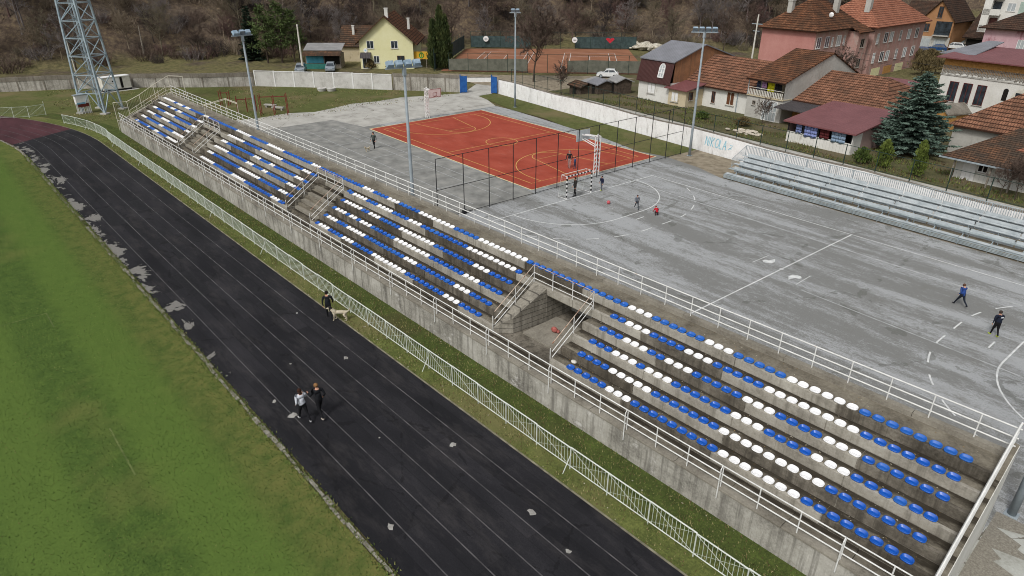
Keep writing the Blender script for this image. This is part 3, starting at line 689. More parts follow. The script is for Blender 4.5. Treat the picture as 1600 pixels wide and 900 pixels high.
for (a, b), lb in zip(PASS, pl):
    base = [(a, 1.18, WZ), (a, 1.3, 1.5), (a, 4.1, 3.3), (b, 4.1, 3.3), (b, 1.3, 1.5), (b, 1.18, WZ)]
    posts = [(a, 1.18, WZ), (a, 2.75, 2.42), (a, 4.1, 3.3), ((2*a+b)/3, 4.1, 3.3), ((a+2*b)/3, 4.1, 3.3), (b, 4.1, 3.3), (b, 2.75, 2.42), (b, 1.18, WZ)]
    rails('passage_railing', lb, [base[1:5]], posts, M['whitepaint'], .024, (1.0, .55, .22), group='railings round the passages', toplight=M['rustrail'])
rails('end_railing', 'thick white railing sloping down the near end parapet of the grandstand', [[(SE+.12, 6.3, 4.1), (SE+.12, 5.9, 4.0), (SE+.12, .3, 1.62)]], [(SE+.12, t, 1.52+t*.405) for t in (.6, 2.0, 3.4, 4.8, 6.2)], M['whitepaint'], .035, (.98, .6, .3))
rails('stair_railing', 'old cream railing sloping along the far end of the grandstand', [[(SL+.5, 1.2, WZ+.2), (SL+.9, 5.6, 3.72), (SL+1.2, 6.25, 3.86)]], [(SL+.5+.09*k, 1.2+.88*k, WZ+.2+.5*k) for k in range(6)], M['oldrail'], .024)
# tall wire cage round the far entrance
cg = empty('entrance_cage', (OX, OY, 0), AL, 'tall cream wire cage round the entrance at the far end of the grandstand', 'cage')
pts = [(-52.6, .1, 0), (-52.2, 1.5, 0), (-51.7, 2.9, 0), (-51.4, 4.6, 0), (-51.2, 6.4, 0), (-49.6, 7.6, 0)]; zt = [3.3, 3.3, 4.0, 5.0, 5.9, 5.9]; zb = [1.2, 1.3, 2.2, 3.0, 3.8, 0]
mb = MB(); mb.tube([(p[0], p[1], z) for p, z in zip(pts, zt)], .035, 6); mb.tube([(p[0], p[1], z) for p, z in zip(pts[:-1], zb)], .03, 6); mb.build('rail', M['oldrail'], cg)
for p, z in zip(pts, zt):
    mb = MB(); mb.tube([(p[0], p[1], -.05), (p[0], p[1], z)], .035, 6); mb.build('post', M['oldrail'], cg)
mb = MB()
for k in range(len(pts)-2):
    for q in range(1, 9):
        f = q/9; a = Vector(pts[k]).lerp(Vector(pts[k+1]), f); mb.tube([(a.x, a.y, zb[k]*(1-f)+zb[k+1]*f), (a.x, a.y, zt[k]*(1-f)+zt[k+1]*f)], .008, 3, False)
mb.build('wire_mesh', M['oldrail'], cg)
g2 = rails('cage_railing', 'second tall cream frame standing over the far passage stairs', [[(-33.5, 4.4, 3.3), (-32.5, 6.3, 3.85), (-29.4, 6.3, 3.85)]], [(-33.5, 4.4, 3.3), (-32.5, 6.3, 3.85), (-29.4, 6.3, 3.85)], M['oldrail'], .028, (2.0, 1.9))
# ------------------------------------------------------------------ plastic seats
def seat_mesh(name, mat):
    def ring(a, b, z, dy=0, p=2.9, n=24, lift=0):
        o = []
        for k in range(n):
            t = 2*math.pi*k/n; c, s = math.cos(t), math.sin(t)
            x = a*abs(c)**(2/p)*(1 if c > 0 else -1); y = b*abs(s)**(2/p)*(1 if s > 0 else -1)
            o.append((x, y+dy, z+lift*max(0, (y/b))**2))
        return o
    RG = [ring(.18, .132, .0), ring(.2, .154, .03), ring(.204, .159, .056, lift=.05), ring(.192, .147, .066, lift=.05), ring(.174, .128, .062, lift=.04), ring(.156, .108, .026, -.006), ring(.134, .086, .013, -.008), ring(.09, .046, .013, -.008), ring(.074, .032, .021, -.008)]
    V = [p for r in RG for p in r]; n = 24; F = []
    for k in range(len(RG)-1):
        for j in range(n): q = (j+1) % n; F.append((k*n+j, k*n+q, (k+1)*n+q, (k+1)*n+j))
    F.append(tuple((len(RG)-1)*n+j for j in range(n)))
    me = bpy.data.meshes.new(name); me.from_pydata(V, [], F); me.materials.append(mat); me.polygons.foreach_set('use_smooth', [True]*len(F)); return me
SM = {'B': seat_mesh('seat', M['seatblue']), 'F': seat_mesh('seat', M['seatblue2']), 'W': seat_mesh('seat', M['seatwhite'])}
RUNS = {'D1': 'B5W3B9W7B8', 'D2': 'B4W5B7W9B7', 'D3': 'B3W3B1W3B6W3B4W3B6', 'D4': 'B3W3B2W3B5W3B4W3B6', 'D5': 'B2W3B4W3B5W8B7',
        'C1': 'B1W3B4W3B5W8B8W3B4', 'C2': 'B1W3B3W5B10W3B8W3B4', 'C3': 'B1W3B1W2B1W3B6W8B7W3B4', 'C4': 'B1W5B2W3B5W8B8W3B4', 'C5': 'B1W4B3W4B4W3B10W9B1',
        'B1': 'W7B9W6B11W3B2', 'B2': 'W3B13W9B8W3B2', 'B3': 'W7B9W3B4W2B8W3B2', 'B4': 'W3B13W3B4W2B8W3B2', 'B5': 'W8B8W9B8W3B2',
        'A1': 'B1W1B8W1B4W3B6W7', 'A2': 'W4B10W3B7W7', 'A3': 'W6B5W6B11W3', 'A4': 'W3B6W7B12W3', 'A5': 'W7B2W3B2W3B11W3',
        'T6': 'W8B2W4B2W3B9W3B16W7B8W7B11W3B14W3B4W3B5W8B5W9B15W3B6W3B5W6B8'}
EXT = {'D': (21.1, 35.78), 'C': (-3.88, 14.32), 'B': (-27.28, -9.57), 'A': (-48.8, -34.75), 'T': (-49.2, 35.82)}
ROWN = ['', 'front row', 'second row', 'third row', 'fourth row', 'fifth row', 'top row']
seats = []
for key, run in RUNS.items():
    import re as _re
    row = ''.join(c*int(k) for c, k in _re.findall(r'([BW])(\d+)', run)); n = len(row); s0, s1 = EXT[key[0]]; k = int(key[1])
    for i, c in enumerate(row):
        s = s0+(s1-s0)*i/(n-1)+rnd.uniform(-.012, .012); t = rowt(k)+.19+rnd.uniform(-.012, .012)
        p = ST(s, t, rowz(k)+.004)
        j = n-i if key[0] in 'CT' else i+1
        seats.append(((p-CAMP).length, p, c, key, j))
seats.append(((ST(-4.2, rowt(5)+.3)-CAMP).length, ST(-4.35, rowt(5)+.3, rowz(5)+.004), 'B', 'X5', 1))
seats.sort(key=lambda q: q[0])
for d, p, c, key, j in seats[:300]:
    cc = 'F' if c == 'B' and (rnd.random() < .05 or key == 'T6') else c
    o = link('stadium_seat', SM[cc]); o.location = p; o.rotation_euler = (rnd.uniform(-.03, .03), rnd.uniform(-.02, .02), AL+rnd.uniform(-.05, .05))
    r = ROWN[int(key[1])]; cn = {'B': 'blue', 'F': 'blue', 'W': 'white'}[c]
    where = {'D': f'in the {r}, {nth(j)} seat right of the nearest passage', 'C': f'in the {r}, {nth(j)} seat left of the nearest passage',
             'T': f'in the top row, {nth(j)} from the near end of the stand', 'X': 'alone in the fifth row beside the middle passage'}[key[0]]
    tag(o, f'{cn} seat {where}', 'seat', 'plastic seats on the grandstand')
VV, FF, MI = [], [], []; base = {c: (np.array([v.co[:] for v in SM[c].vertices]), [tuple(f.vertices) for f in SM[c].polygons]) for c in 'BFW'}
for d, p, c, key, j in seats[300:]:
    cc = 'F' if c == 'B' and rnd.random() < .5 else c
    v, f = base[cc]; i0 = len(VV); x = v[:, 0]*ca-v[:, 1]*sa; y = v[:, 0]*sa+v[:, 1]*ca
    VV += [(a+p.x, b+p.y, q+p.z) for a, b, q in zip(x, y, v[:, 2])]
    FF += [tuple(i0+k for k in g) for g in f]; MI += [{'B': 0, 'F': 1, 'W': 2}[cc]]*len(f)
me = bpy.data.meshes.new('distant_seats'); me.from_pydata(VV, [], FF)
for q in 'BFW': me.materials.append(SM[q].materials[0])
me.polygons.foreach_set('material_index', MI); me.polygons.foreach_set('use_smooth', [True]*len(FF))
tag(link('distant_seats', me), 'rows of small blue and white plastic seats on the far blocks', 'seats', kind='stuff')
o = MB(); o.blob((0, 0, .16), .17, 10, 7, (1.2, .9, .9)); o.blob((.2, .08, .1), .1, 8, 5); o = o.build('red_bag', mottled('faded_red', '#8a3f38', '#b5736a', 6, .8), smooth=True)
o.location = ST(17.9, 3.5, WZ+.09); tag(o, 'crumpled faded red bag left in the concrete pit', 'bag')
o = MB(); o.blob((0, 0, .06), .13, 9, 5, (1.3, 1, .6)); o = o.build('plastic_bag', M['offwhite'], smooth=True); o.location = ST(20.9, rowt(2)-.1, rowz(1)); tag(o, 'white plastic bag on the first step beside the pit', 'bag')
# ------------------------------------------------------------------ white track fence of tubular panels
FP = [(-60.95, -30.8), (-58.4, -29.85), (-55.4, -29.0), (-52.8, -28.55), (-50.8, -28.25), (-48.6, -28.08)]
FL = [Vector((*p, 0)) for p in FP]
s = (FL[-1]-Vector((OX, OY, 0))).dot(Vector((ca, sa, 0)))+1.98
while s < 46: FL.append(ST(s, -2.2)); s += 1.98
tf = empty('track_fence', (0, 0, 0), 0, 'white tubular barrier fence with cross-braced panels running between track and grandstand', 'fence')
pan, pst = {}, None
for k in range(len(FL)-1):
    a, b = FL[k], FL[k+1]; L = (b-a).length; key = round(L, 2)
    if key not in pan:
        mb = MB(); mb.tube([(0, 0, 1.13), (L, 0, 1.13)], .028, 6); mb.tube([(0, 0, .16), (L, 0, .16)], .022, 6)
        mb.tube([(.03, .012, .18), (L-.03, .012, 1.1)], .006, 4, False); mb.tube([(.03, -.012, 1.1), (L-.03, -.012, .18)], .009, 4, False)
        mb.cur = 1
        for q in range(1, 12): mb.tube([(L*q/12, 0, .16), (L*q/12, 0, 1.13)], .0115, 4, False)
        o = mb.build('fence_panel', [M['greenwhite'], M['thinbar']], tf); pan[key] = o.data
    else: o = link('fence_panel', pan[key], tf)
    o.location = a; o.rotation_euler = (rnd.uniform(-.02, .02), 0, math.atan2(b.y-a.y, b.x-a.x))
for k, a in enumerate(FL):
    if pst is None:
        mb = MB(); mb.tube([(0, 0, -.05), (0, 0, 1.14)], .026, 6); o = mb.build('post', M['greenwhite'], tf); pst = o.data
    else: o = link('post', pst, tf)
    o.location = a
    if k % 5 == 2:
        mb = MB(); d = ST(0, -1)-ST(0, 0); mb.tube([a+Vector((0, 0, .75)), a+d*.42], .02, 5); mb.build('brace', M['greenwhite'], tf)
lf = empty('leaning_fence', (0, 0, 0), 0, 'short leaning white wire fence left of the lattice tower by the red bend', 'fence')
q = [G(0, 186), G(22, 185), G(46, 184), G(72, 180)]; q = [q[0]+(q[0]-q[1])*1.2]+q
for k in range(len(q)):
    mb = MB(); mb.tube([q[k], q[k]+Vector((-.15, .1, 1.75 if k == 4 else 1.45))], .03, 5); mb.build('post', M['greenwhite'], lf)
mb = MB()
for k in range(len(q)-1):
    for h in (.15, 1.4): mb.tube([q[k]+Vector((0, 0, h)), q[k+1]+Vector((-.1, .1, h))], .02, 5)
    for j in range(1, 14): f = j/14; p = q[k].lerp(q[k+1], f); mb.tube([p+Vector((0, 0, .15)), p+Vector((-.1, .1, 1.4))], .01, 3, False)
    mb.tube([q[k]+Vector((0, 0, .2)), q[k+1]+Vector((0, 0, 1.35))], .012, 3, False)
mb.build('wire_panel', M['thinbar'], lf)
# ------------------------------------------------------------------ tall dark post fence between the courts
nf = empty('court_fence', (0, 0, 0), 0, 'tall dark open post fence dividing the red court from the handball court', 'fence')
NP = [Vector((-2.75-.032*k, -13.0+2.6*k, 0)) for k in range(13)]
for k, p in enumerate(NP):
    mb = MB(); mb.tube([p, p+Vector((0, 0, 5.0))], .036, 6); mb.build('post', M['blackpost'], nf)
for h in (.12, 2.5, 5.0):
    mb = MB(); mb.tube([p+Vector((0, 0, h)) for p in NP],   .024, 6); mb.build('rail', M['blackpost'], nf)
for q in (0, 1):
    mb = MB(); mb.box(NP[q].x-.14, NP[q].x+.14, NP[q].y-.14, NP[q].y+.14, .0, .35); mb.build('foot', M['blackpost'], nf)
# handball goal
hg = empty('handball_goal', (0, 0, 0), 0, 'black and white striped handball goal with a white net frame', 'goal')
def striped(a, b, n):
    a, b = Vector(a), Vector(b); mb = MB()
    for k in range(n): mb.cur = k % 2; mb.bar(a.lerp(b, k/n), a.lerp(b, (k+1)/n), .09)
    return mb
striped((-.05, -1.5, 0), (-.05, -1.5, 2.05), 11).build('goal_post', [M['white'], M['black']], hg)
striped((-.05, 1.5, 0), (-.05, 1.5, 2.05), 11).build('goal_post', [M['white'], M['black']], hg)
striped((-.05, -1.45, 2.04), (-.05, 1.45, 2.04), 15).build('crossbar', [M['black'], M['white']], hg)
mb = MB()
for y in (-1.5, 1.5): mb.tube([(-.05, y, 2.05), (-.75, y, 2.05), (-1.1, y, .03), (-.05, y, .03)], .022, 6)
mb.tube([(-.75, -1.5, 2.05), (-.75, 1.5, 2.05)], .022, 6); mb.tube([(-1.1, -1.5, .03), (-1.1, 1.5, .03)], .022, 6); mb.build('net_frame', M['white'], hg)
mb = MB()
for k in range(1, 15): y = -1.5+.2*k; mb.tube([(-.75, y, 2.05), (-1.1, y, .03)], .004, 3, False)
for k in range(1, 10):
    f = k/10; x = -.75-.35*f; z = 2.05-2.02*f; mb.tube([(-.05, -1.5, z), (x, -1.5, z), (x, 1.5, z), (-.05, 1.5, z)], .004, 3, False)
mb.build('net', M['thinbar'], hg)
# basketball hoops
def hoop(loc, rz, label, steel, board):
    e = empty('basketball_hoop', loc, rz, label, 'basketball hoop', 'basketball hoops')
    mb = MB()
    for y in (-.17, .17):
        for x in (-.17, .17): mb.bar((x, y, 0), (x, y, 3.75), .07)
    for k in range(9): z = .2+k*.42; mb.bar((-.17, -.17, z), (.17, -.17, z+.3), .04); mb.bar((-.17, .17, z+.3), (.17, .17, z), .04); mb.bar((-.17, -.17, z), (-.17, .17, z+.3), .04); mb.bar((.17, .17, z), (.17, -.17, z+.3), .04)
    mb.build('lattice_post', steel, e)
    mb = MB()
    for y in (-.17, .17): mb.bar((-.1, y, 3.72), (1.95, y, 3.5), .07); mb.bar((.17, y, 2.7), (1.95, y, 3.1), .06)
    for k in range(5): x = .2+.36*k; mb.bar((x, -.17, 3.68-.1*x), (x+.3, .17, 3.65-.1*x), .035)
    mb.build('arm', steel, e)
    mb = MB(); mb.box(1.98, 2.03, -.9, .9, 2.9, 3.95); b = mb.build('backboard', board, e)
    mb = MB(); mb.cur = 0
    for y0, y1, z0, z1 in ((-.9, .9, 2.9, 2.95), (-.9, .9, 3.9, 3.95), (-.9, -.85, 2.95, 3.9), (.85, .9, 2.95, 3.9), (-.3, .3, 3.05, 3.1), (-.3, .3, 3.45, 3.5), (-.3, -.25, 3.1, 3.45), (.25, .3, 3.1, 3.45)): mb.box(2.033, 2.038, y0, y1, z0, z1)
    mb.build('target_lines', mottled('board_line_red', '#7a2f2b', '#9a4038', 4, .7), b)
    mb = MB(); mb.tube([(2.26+.23*math.cos(2*math.pi*k/16), .23*math.sin(2*math.pi*k/16), 3.05) for k in range(17)], .014, 5, False); mb.bar((2.03, 0, 3.05), (2.05, 0, 3.05), .12)
    mb.build('rim', M['redsteel'], e)
hoop((-35.3, 6.8, .006), 0, 'white lattice basketball hoop with red-lined board at the far end of the red court', M['white'], mottled('board_pink_white', '#d6cbc7', '#e6dfdc', 2, .6))
hoop((-3.7, 5.9, .003), math.pi, 'white lattice basketball hoop seen from behind, next to the handball goal', M['white'], M['alupale'])
# ------------------------------------------------------------------ floodlight poles
def flood(loc, label, heads, tilt, h=12.3):
    e = empty('floodlight_pole', loc, 0, label, 'light pole', 'floodlight poles round the courts')
    mb = MB(); mb.tube([(0, 0, 0), (0, 0, 2), (0, 0, h)], [.15, .14, .085], 10); mb.build('pole', M['polegrey'], e, True)
    mb = MB(); mb.box(-.22, .22, -.22, .22, 0, .03); mb.build('base_plate', M['galv'], e)
    dx = Vector((math.cos(tilt), math.sin(tilt), 0)); nn = Vector((-dx.y, dx.x, 0)); n = len(heads)
    mb = MB(); W = .52*n/2+.25; mb.bar(dx*-W+Vector((0, 0, h)), dx*W+Vector((0, 0, h)), .1); mb.bar(Vector((0, 0, h-.5)), Vector((0, 0, h+.05)), .22); mb.build('crossarm', M['galv'], e)
    for k, s in enumerate(heads):
        c = dx*(.62*(k-(n-1)/2))+Vector((0, 0, h+.28)); f = (nn*s+Vector((0, 0, -.75))).normalized(); u = dx; v = f.cross(u)
        mb = MB(); A = [c+u*a+v*b+f*.14 for a, b in ((-.27, -.24), (.27, -.24), (.27, .24), (-.27, .24))]; B = [c+u*a+v*b-f*.16 for a, b in ((-.2, -.16), (.2, -.16), (.2, .16), (-.2, .16))]
        mb.hexa(A+B); hd = mb.build('floodlight', M['lampblue'], e)
        mb = MB(); mb.face([p+f*.004 for p in [c+u*a+v*b+f*.14 for a, b in ((-.24, -.21), (.24, -.21), (.24, .21), (-.24, .21))]]); mb.build('lamp_glass', M['lampglass'], hd)
        mb = MB(); mb.bar(c-Vector((0, 0, .28)), c-f*.05, .06); mb.build('bracket', M['galv'], hd)
flood((-.4, -16.55, 0), 'grey pole with four large floodlights, standing behind the middle block of seats', (1, 1, 1, 1), R(140-90+30))
flood((-27.0, -18.0, 0), 'grey pole with clustered floodlights behind the far block of seats', (1, -1, 1), R(100))
flood((-33.4, 20.1, 0), 'slim grey floodlight pole by the white wall near the blue gate', (-1, -1), R(40))
flood((-2.2, 18.5, 0), 'grey pole with four floodlights on a long arm beside the graffiti wall', (-1, -1, -1, -1), R(42))
flood((36.9, -13.3, 0), 'blue-grey pole rising at the near right corner of the grandstand', (1, 1, 1, 1), R(60))
# ------------------------------------------------------------------ aluminium bleachers
blr = empty('bleachers', (4.85, 14.35, 0), -.021, 'long silver bleachers with slatted benches and barred back rail along the white wall', 'bleachers')
BX = 46; rows = [(0, .45), (.68, .9), (1.4, 1.25), (2.0, 1.55), (2.6, 1.85)]
for k, (y, z) in enumerate(rows):
    mb = MB(); x = 0
    while x < BX:
        e = min(x+3.9, BX)
        for q in range(3 if k < 2 else 2): mb.box(x+.015, e-.015, y+q*.125, y+q*.125+.11, z-.045+rnd.uniform(-.006, .006), z)
        x = e
    mb.build('bench', M['alu'] if k < 2 else M['alupale'], blr)
    if k == 0:
        mb = MB()
        for z0 in (.12, .21, .3): mb.box(0, BX, .02, .05, z0, z0+.06)
        mb.build('front_slats', M['alu'], blr)
    if k >= 1:
        mb = MB(); x = 0
        while x < BX:
            e = min(x+2.9, BX); mb.box(x+.02, e-.02, y-.5, y-.04, z-.42+rnd.uniform(-.02, .01), z-.39); x = e
        mb.build('footboard', M['alupale'], blr)
        mb = MB(); x = .4
        while x < BX:
            e = min(x+2.9, BX); mb.box(x+.05, e-.05, y+.3, y+.325, z-.3, z+.22); x = e
        mb.build('back_plate', M['alupale'], blr)
sup = None
for x in np.arange(.9, BX, 1.95):
    if sup is None:
        mb = MB()
        for k, (y, z) in enumerate(rows): mb.bar((0, y+.12, 0), (0, y+.12, z-.05), .06); mb.bar((0, y-.02, z-.07), (0, y+.42, z-.07), .06)
        mb.bar((0, 0, .25), (0, 2.7, 1.4), .06); mb.bar((0, 2.75, 0), (0, 2.75, 1.6), .07); o = mb.build('support_frame', M['galv'], blr); sup = o.data
    else: o = link('support_frame', sup, blr)
    o.location.x = x
mb = MB()
for z in (1.5, 2.7): mb.tube([(0, 3.15, z), (BX, 3.15, z)], .03, 6)
mb.tube([(0, 3.15, 2.7), (0, 1.1, 1.75), (0, 1.1, .9)], .025, 6); mb.tube([(0, 3.15, 1.5), (0, 1.1, 1.0)], .02, 6); mb.build('back_rail', M['alu'], blr)
mb = MB()
for x in np.arange(.0, BX, .16): mb.bar((x, 3.15, 1.5), (x, 3.15, 2.7), .034)
for k in range(1, 12): f = k/12; mb.bar((0, 3.15-2.05*f, 1.5-.5*f), (0, 3.15-2.05*f, 2.7-.95*f), .022)
mb.build('back_bars', M['galv'], blr)
for x in np.arange(0, BX, 2.1):
    mb = MB(); mb.bar((x, 3.16, 0), (x, 3.16, 2.7), .05); mb.build('rail_post', M['galv'], blr)
# ------------------------------------------------------------------ boundary walls
ww = empty('whitewashed_wall', (0, 0, 0), 0, 'long whitewashed boundary wall with blue graffiti behind the bleachers', 'wall')
mb = MB(); n = 26; X = [WX0+k*(84-WX0)/n for k in range(n+1)]
for k in range(n):
    a, b = X[k], X[k+1]; za, zb_ = 2.02+.1*math.sin(k*1.7), 2.02+.1*math.sin((k+1)*1.7)
    mb.hexa([(a, wally(a), -.1), (b, wally(b), -.1), (b, wally(b)+.3, -.1), (a, wally(a)+.3, -.1), (a, wally(a), za), (b, wally(b), zb_), (b, wally(b)+.3, zb_), (a, wally(a)+.3, za)])
mb.build('wall', M['whitewall'], ww)
mb = MB()
for k in range(n):
    a, b = X[k], X[k+1]; za, zb_ = 2.025+.1*math.sin(k*1.7), 2.025+.1*math.sin((k+1)*1.7); p = []
    for x, o, z in ((a, .05, za), (b, .05, zb_), (b, .42, zb_), (a, .42, za)): p.append((x, wally(x)+o, z))
    mb.hexa(p+[(q[0], q[1], q[2]+.07) for q in p])
mb.build('coping', M['farcap'], ww)
GLY = {'N': [[(0, 0), (0, 1), (.6, 0), (.6, 1)]], 'I': [[(0, 0), (.05, 1)]], 'K': [[(0, 0), (0, 1)], [(.6, 1), (.02, .45), (.6, 0)]], 'O': [[(.5+.42*math.cos(a), .5+.5*math.sin(a)) for a in np.linspace(0, 6.283, 11)]], 'L': [[(0, 1), (0, 0), (.55, 0)]], 'A': [[(0, 0), (.35, 1), (.7, 0)], [(.12, .38), (.6, .38)]]}
mb = MB(); cx = 0.0; x0 = -2.3
wd = Vector((1, WSL, 0)).normalized(); out = Vector((wd.y, -wd.x, 0)); org = Vector((x0, wally(x0), 0))
for ch in 'NIKOLA':
    for st in GLY[ch]:
        for p, q in zip(st, st[1:]):
            f = lambda r: org+wd*(cx+r[0]*.58+.12*r[1])+out*.012+Vector((0, 0, .72+r[1]*.98))
            mb.bar(f(p), f(q), .085, .012, up=out)
    cx += {'I': .24, 'O': .64, 'N': .52, 'K': .5, 'L': .46, 'A': .6}[ch]
for p, q in (((3.1, .3), (3.55, .75)), ((3.25, .9), (3.65, .95)), ((3.2, .5), (3.5, .5))):
    f = lambda r: org+wd*r[0]+out*.012+Vector((0, 0, .6+r[1]*.8)); mb.bar(f(p), f(q), .06, .012, up=out)
mb.build('graffiti', M['bluepaint'], ww)
yf = empty('yard_fence', (0, 0, 0), 0, 'dark green post and rail fence standing on top of the white wall', 'fence')
YP = list(np.arange(-40, 62, 2.95)); YP = [Vector((x, wally(x)+.36, 2.05)) for x in YP]
for p in YP:
    mb = MB(); mb.tube([p, p+Vector((0, 0, 1.95))], .04, 6); mb.build('post', M['darkgreen'], yf)
for h in (.32, 1.9):
    mb = MB(); mb.tube([p+Vector((0, 0, h)) for p in YP], .025, 5); mb.build('rail', M['darkgreen'], yf)
mb = MB()
for p, q in zip(YP, YP[1:]):
    for j in range(1, 9): a = p.lerp(q, j/9); mb.tube([a+Vector((0, 0, .32)), a+Vector((0, 0, 1.9))], .004, 3, False)
mb.build('wire_mesh', M['darkgreen'], yf)
def boundary(name, label, pts, h, cap, mat, capmat, seg=2.4, posts=True):
    e = empty(name, (0, 0, 0), 0, label, 'wall'); mb = MB(); mc = MB(); mp = MB()
    for a, b in zip(pts, pts[1:]):
        a, b = Vector((*a, 0)), Vector((*b, 0)); L = (b-a).length; d = (b-a)/L; nn = Vector((d.y, -d.x, 0)); k = max(1, int(L/seg))
        for j in range(k):
            p, q = a+d*(L*j/k+.02), a+d*(L*(j+1)/k-.02); z = h+rnd.uniform(-.04, .03); o = rnd.uniform(-.015, .015)
            e4 = [p+nn*o, q+nn*o, q+nn*(o-.2), p+nn*(o-.2)]; mb.hexa([(v.x, v.y, -.1) for v in e4]+[(v.x, v.y, z) for v in e4])
            if cap: e4 = [p+nn*.05, q+nn*.05, q-nn*.25, p-nn*.25]; mc.hexa([(v.x, v.y, z+.005) for v in e4]+[(v.x, v.y, z+cap) for v in e4])
            if posts: c = a+d*(L*j/k); e4 = [c+nn*.06-d*.09, c+nn*.06+d*.09, c-nn*.1+d*.09, c-nn*.1-d*.09]; mp.hexa([(v.x, v.y, -.1) for v in e4]+[(v.x, v.y, h+cap+.06) for v in e4])
    mb.build('wall', mat, e)
    if cap: mc.build('coping', capmat, e)
    if posts: mp.build('pillar', capmat, e)
    return e
boundary('concrete_wall', 'old stained concrete boundary wall behind the lattice tower and white generator', [(-97, -48), (-92.5, -36), (-88.3, -26), (-83.9, -18), (-77, -9.2), (-72.9, -2.4)], 1.5, .62, M['farwall'], M['farcap'], 3.2)
boundary('concrete_wall', 'smooth pale grey boundary wall in front of the yellow house', [(-72.8, -2.2), (-63.3, 7.0), (-55.9, 13.4)], 2.35, .06, M['farpanel'], M['white'], 3.0)
boundary('concrete_wall', 'low worn grey wall section just left of the blue gate', [(-55.7, 13.6), (-47.2, 20.9)], 2.1, .45, M['farwall'], M['farcap'], 2.4)
for p, lb in ((( -46.7, 20.9), 'left blue steel gate leaf at the entrance between the walls'), ((-43.3, 24.2), 'right blue steel gate leaf against the end of the white wall')):
    e = empty('gate_leaf', (p[0], p[1], 0), R(62 if 'left' in lb else 12), lb, 'gate', 'blue entrance gate')
    mb = MB(); mb.box(-.6, .4, -.03, .03, .1, 2.45)
    for k in range(4): mb.box(-.6+k*.29, -.56+k*.29, -.045, .045, .1, 2.45)
    mb.build('leaf_panel', M['gateblue'], e)
    mb = MB(); mb.box(-.72, -.58, -.08, .08, 0, 2.75); mb.box(-.6, .4, -.05, .05, 2.45, 2.52); mb.build('gate_post', M['gateblue'], e)
e = empty('road_barrier', tuple((G(722, 128)+G(768, 128))/2), R(52), 'low white wall across the road beyond the blue gate', 'wall')
mb = MB(); mb.box(-3, 3, -.12, .12, 0, .75); mb.build('wall', M['white'], e); mb = MB(); mb.box(-3.05, 3.05, -.16, .16, .755, .82); mb.build('coping', M['farcap'], e)
# ------------------------------------------------------------------ lattice floodlight tower, cabinets, generator
tw = empty('lattice_tower', (-66.6, -25.5, 0), R(42), 'tall pale blue steel lattice tower with an inner ladder', 'tower')
HT_ = 34
def tc(k, z): a = 1.75-1.15*z/HT_; sx, sy = ((1, 1), (-1, 1), (-1, -1), (1, -1))[k]; return Vector((sx*a, sy*a, z))
LV = [0, 2.6, 4.9, 7.2, 9.4, 11.5, 13.6, 15.6, 17.6, 19.5, 21.4, 23.2, 25, 26.8, 28.6, 30.4, 32.2, 34]
for k in range(4):
    mb = MB(); mb.bar(tc(k, 0), tc(k, HT_), .2); mb.build('leg', M['galvblue'], tw)
for a, b in zip(LV, LV[1:]):
    mb = MB()
    for k in range(4):
        q = (k+1) % 4; mb.bar(tc(k, b), tc(q, b), .1); mid = (tc(k, b)+tc(q, b))/2
        if a < 1: mb.bar(tc(k, a), mid, .1); mb.bar(tc(q, a), mid, .1)
        else: mb.bar(tc(k, a), tc(q, b), .09); mb.bar(tc(q, a), tc(k, b), .09) if (int(a*2)+k) % 3 == 0 else None
    mb.build('bracing', M['galvblue'], tw)
mb = MB()
for sx in (-.28, .28): mb.bar((sx, .2, .3), (sx, .2, HT_), .07)
for z in np.arange(.5, HT_, .4): mb.bar((-.28, .2, z), (.28, .2, z), .04)
for z in np.arange(2.5, HT_, 1.2): mb.tube([(.4*math.cos(a), .2-.42+.42*math.sin(a)-.0, z) for a in np.linspace(0, 6.283, 9)], .025, 4, False)
for a in np.linspace(3.4, 6, 5): mb.bar((.4*math.cos(a), -.22+.42*math.sin(a), 2.5), (.4*math.cos(a), -.22+.42*math.sin(a), HT_), .03)
mb.build('ladder', M['galv'], tw)
mb = MB(); mb.tube([(-1.9, -.6, 3.5), (-2.0, -.6, 11)], .07, 6); mb.build('cable_duct', M['offwhite'], tw)
for k in range(4): mb = MB(); c = tc(k, 0); mb.box(c.x-.45, c.x+.45, c.y-.45, c.y+.45, -.1, .16); mb.build('footing', M['slab'], tw)
cb = empty('power_cabinet', tuple(G(134, 177)), R(12), 'pale blue and white power cabinet on thin white legs beside the lattice tower', 'cabinet')
mb = MB(); mb.box(-.3, .3, -.85, .75, 1.35, 2.4); mb.build('box', M['white'], cb); mb = MB(); mb.box(-.36, .36, -.95, .85, 2.4, 2.5); mb.build('roof', M['galv'], cb)
mb = MB(); mb.box(-.32, .305, -.83, .3, 1.3, 1.5); mb.build('blue_panel', mottled('cabinet_blue', '#6c9fbb', '#86b3c9', 3, .6), cb)
mb = MB(); mb.box(-.25, .25, -.7, .6, .9, 1.32); mb.build('meter_box', M['redsteel'], cb)
for y in (-.8, -.45, -.1, .25, .5, .72):
    mb = MB(); mb.bar((.2, y, 0), (.2, y, 1.35), .07); mb.bar((-.2, y, 0), (-.2, y, 1.35), .07); mb.build('leg', M['white'], cb)
ge = empty('generator', tuple(G(183, 141)), R(100), 'white generator container on a dark skid in front of the stained wall', 'generator')
mb = MB(); mb.box(-2.1, 2.0, -.75, .75, .3, 2.1); mb.build('housing', M['offwhite'], ge); mb = MB(); mb.box(-2.15, 2.05, -.8, .8, 2.1, 2.18); mb.build('roof', M['white'], ge)
mb = MB(); mb.box(-2.1, 2.0, -.7, .7, .02, .3); mb.build('skid', M['black'], ge)
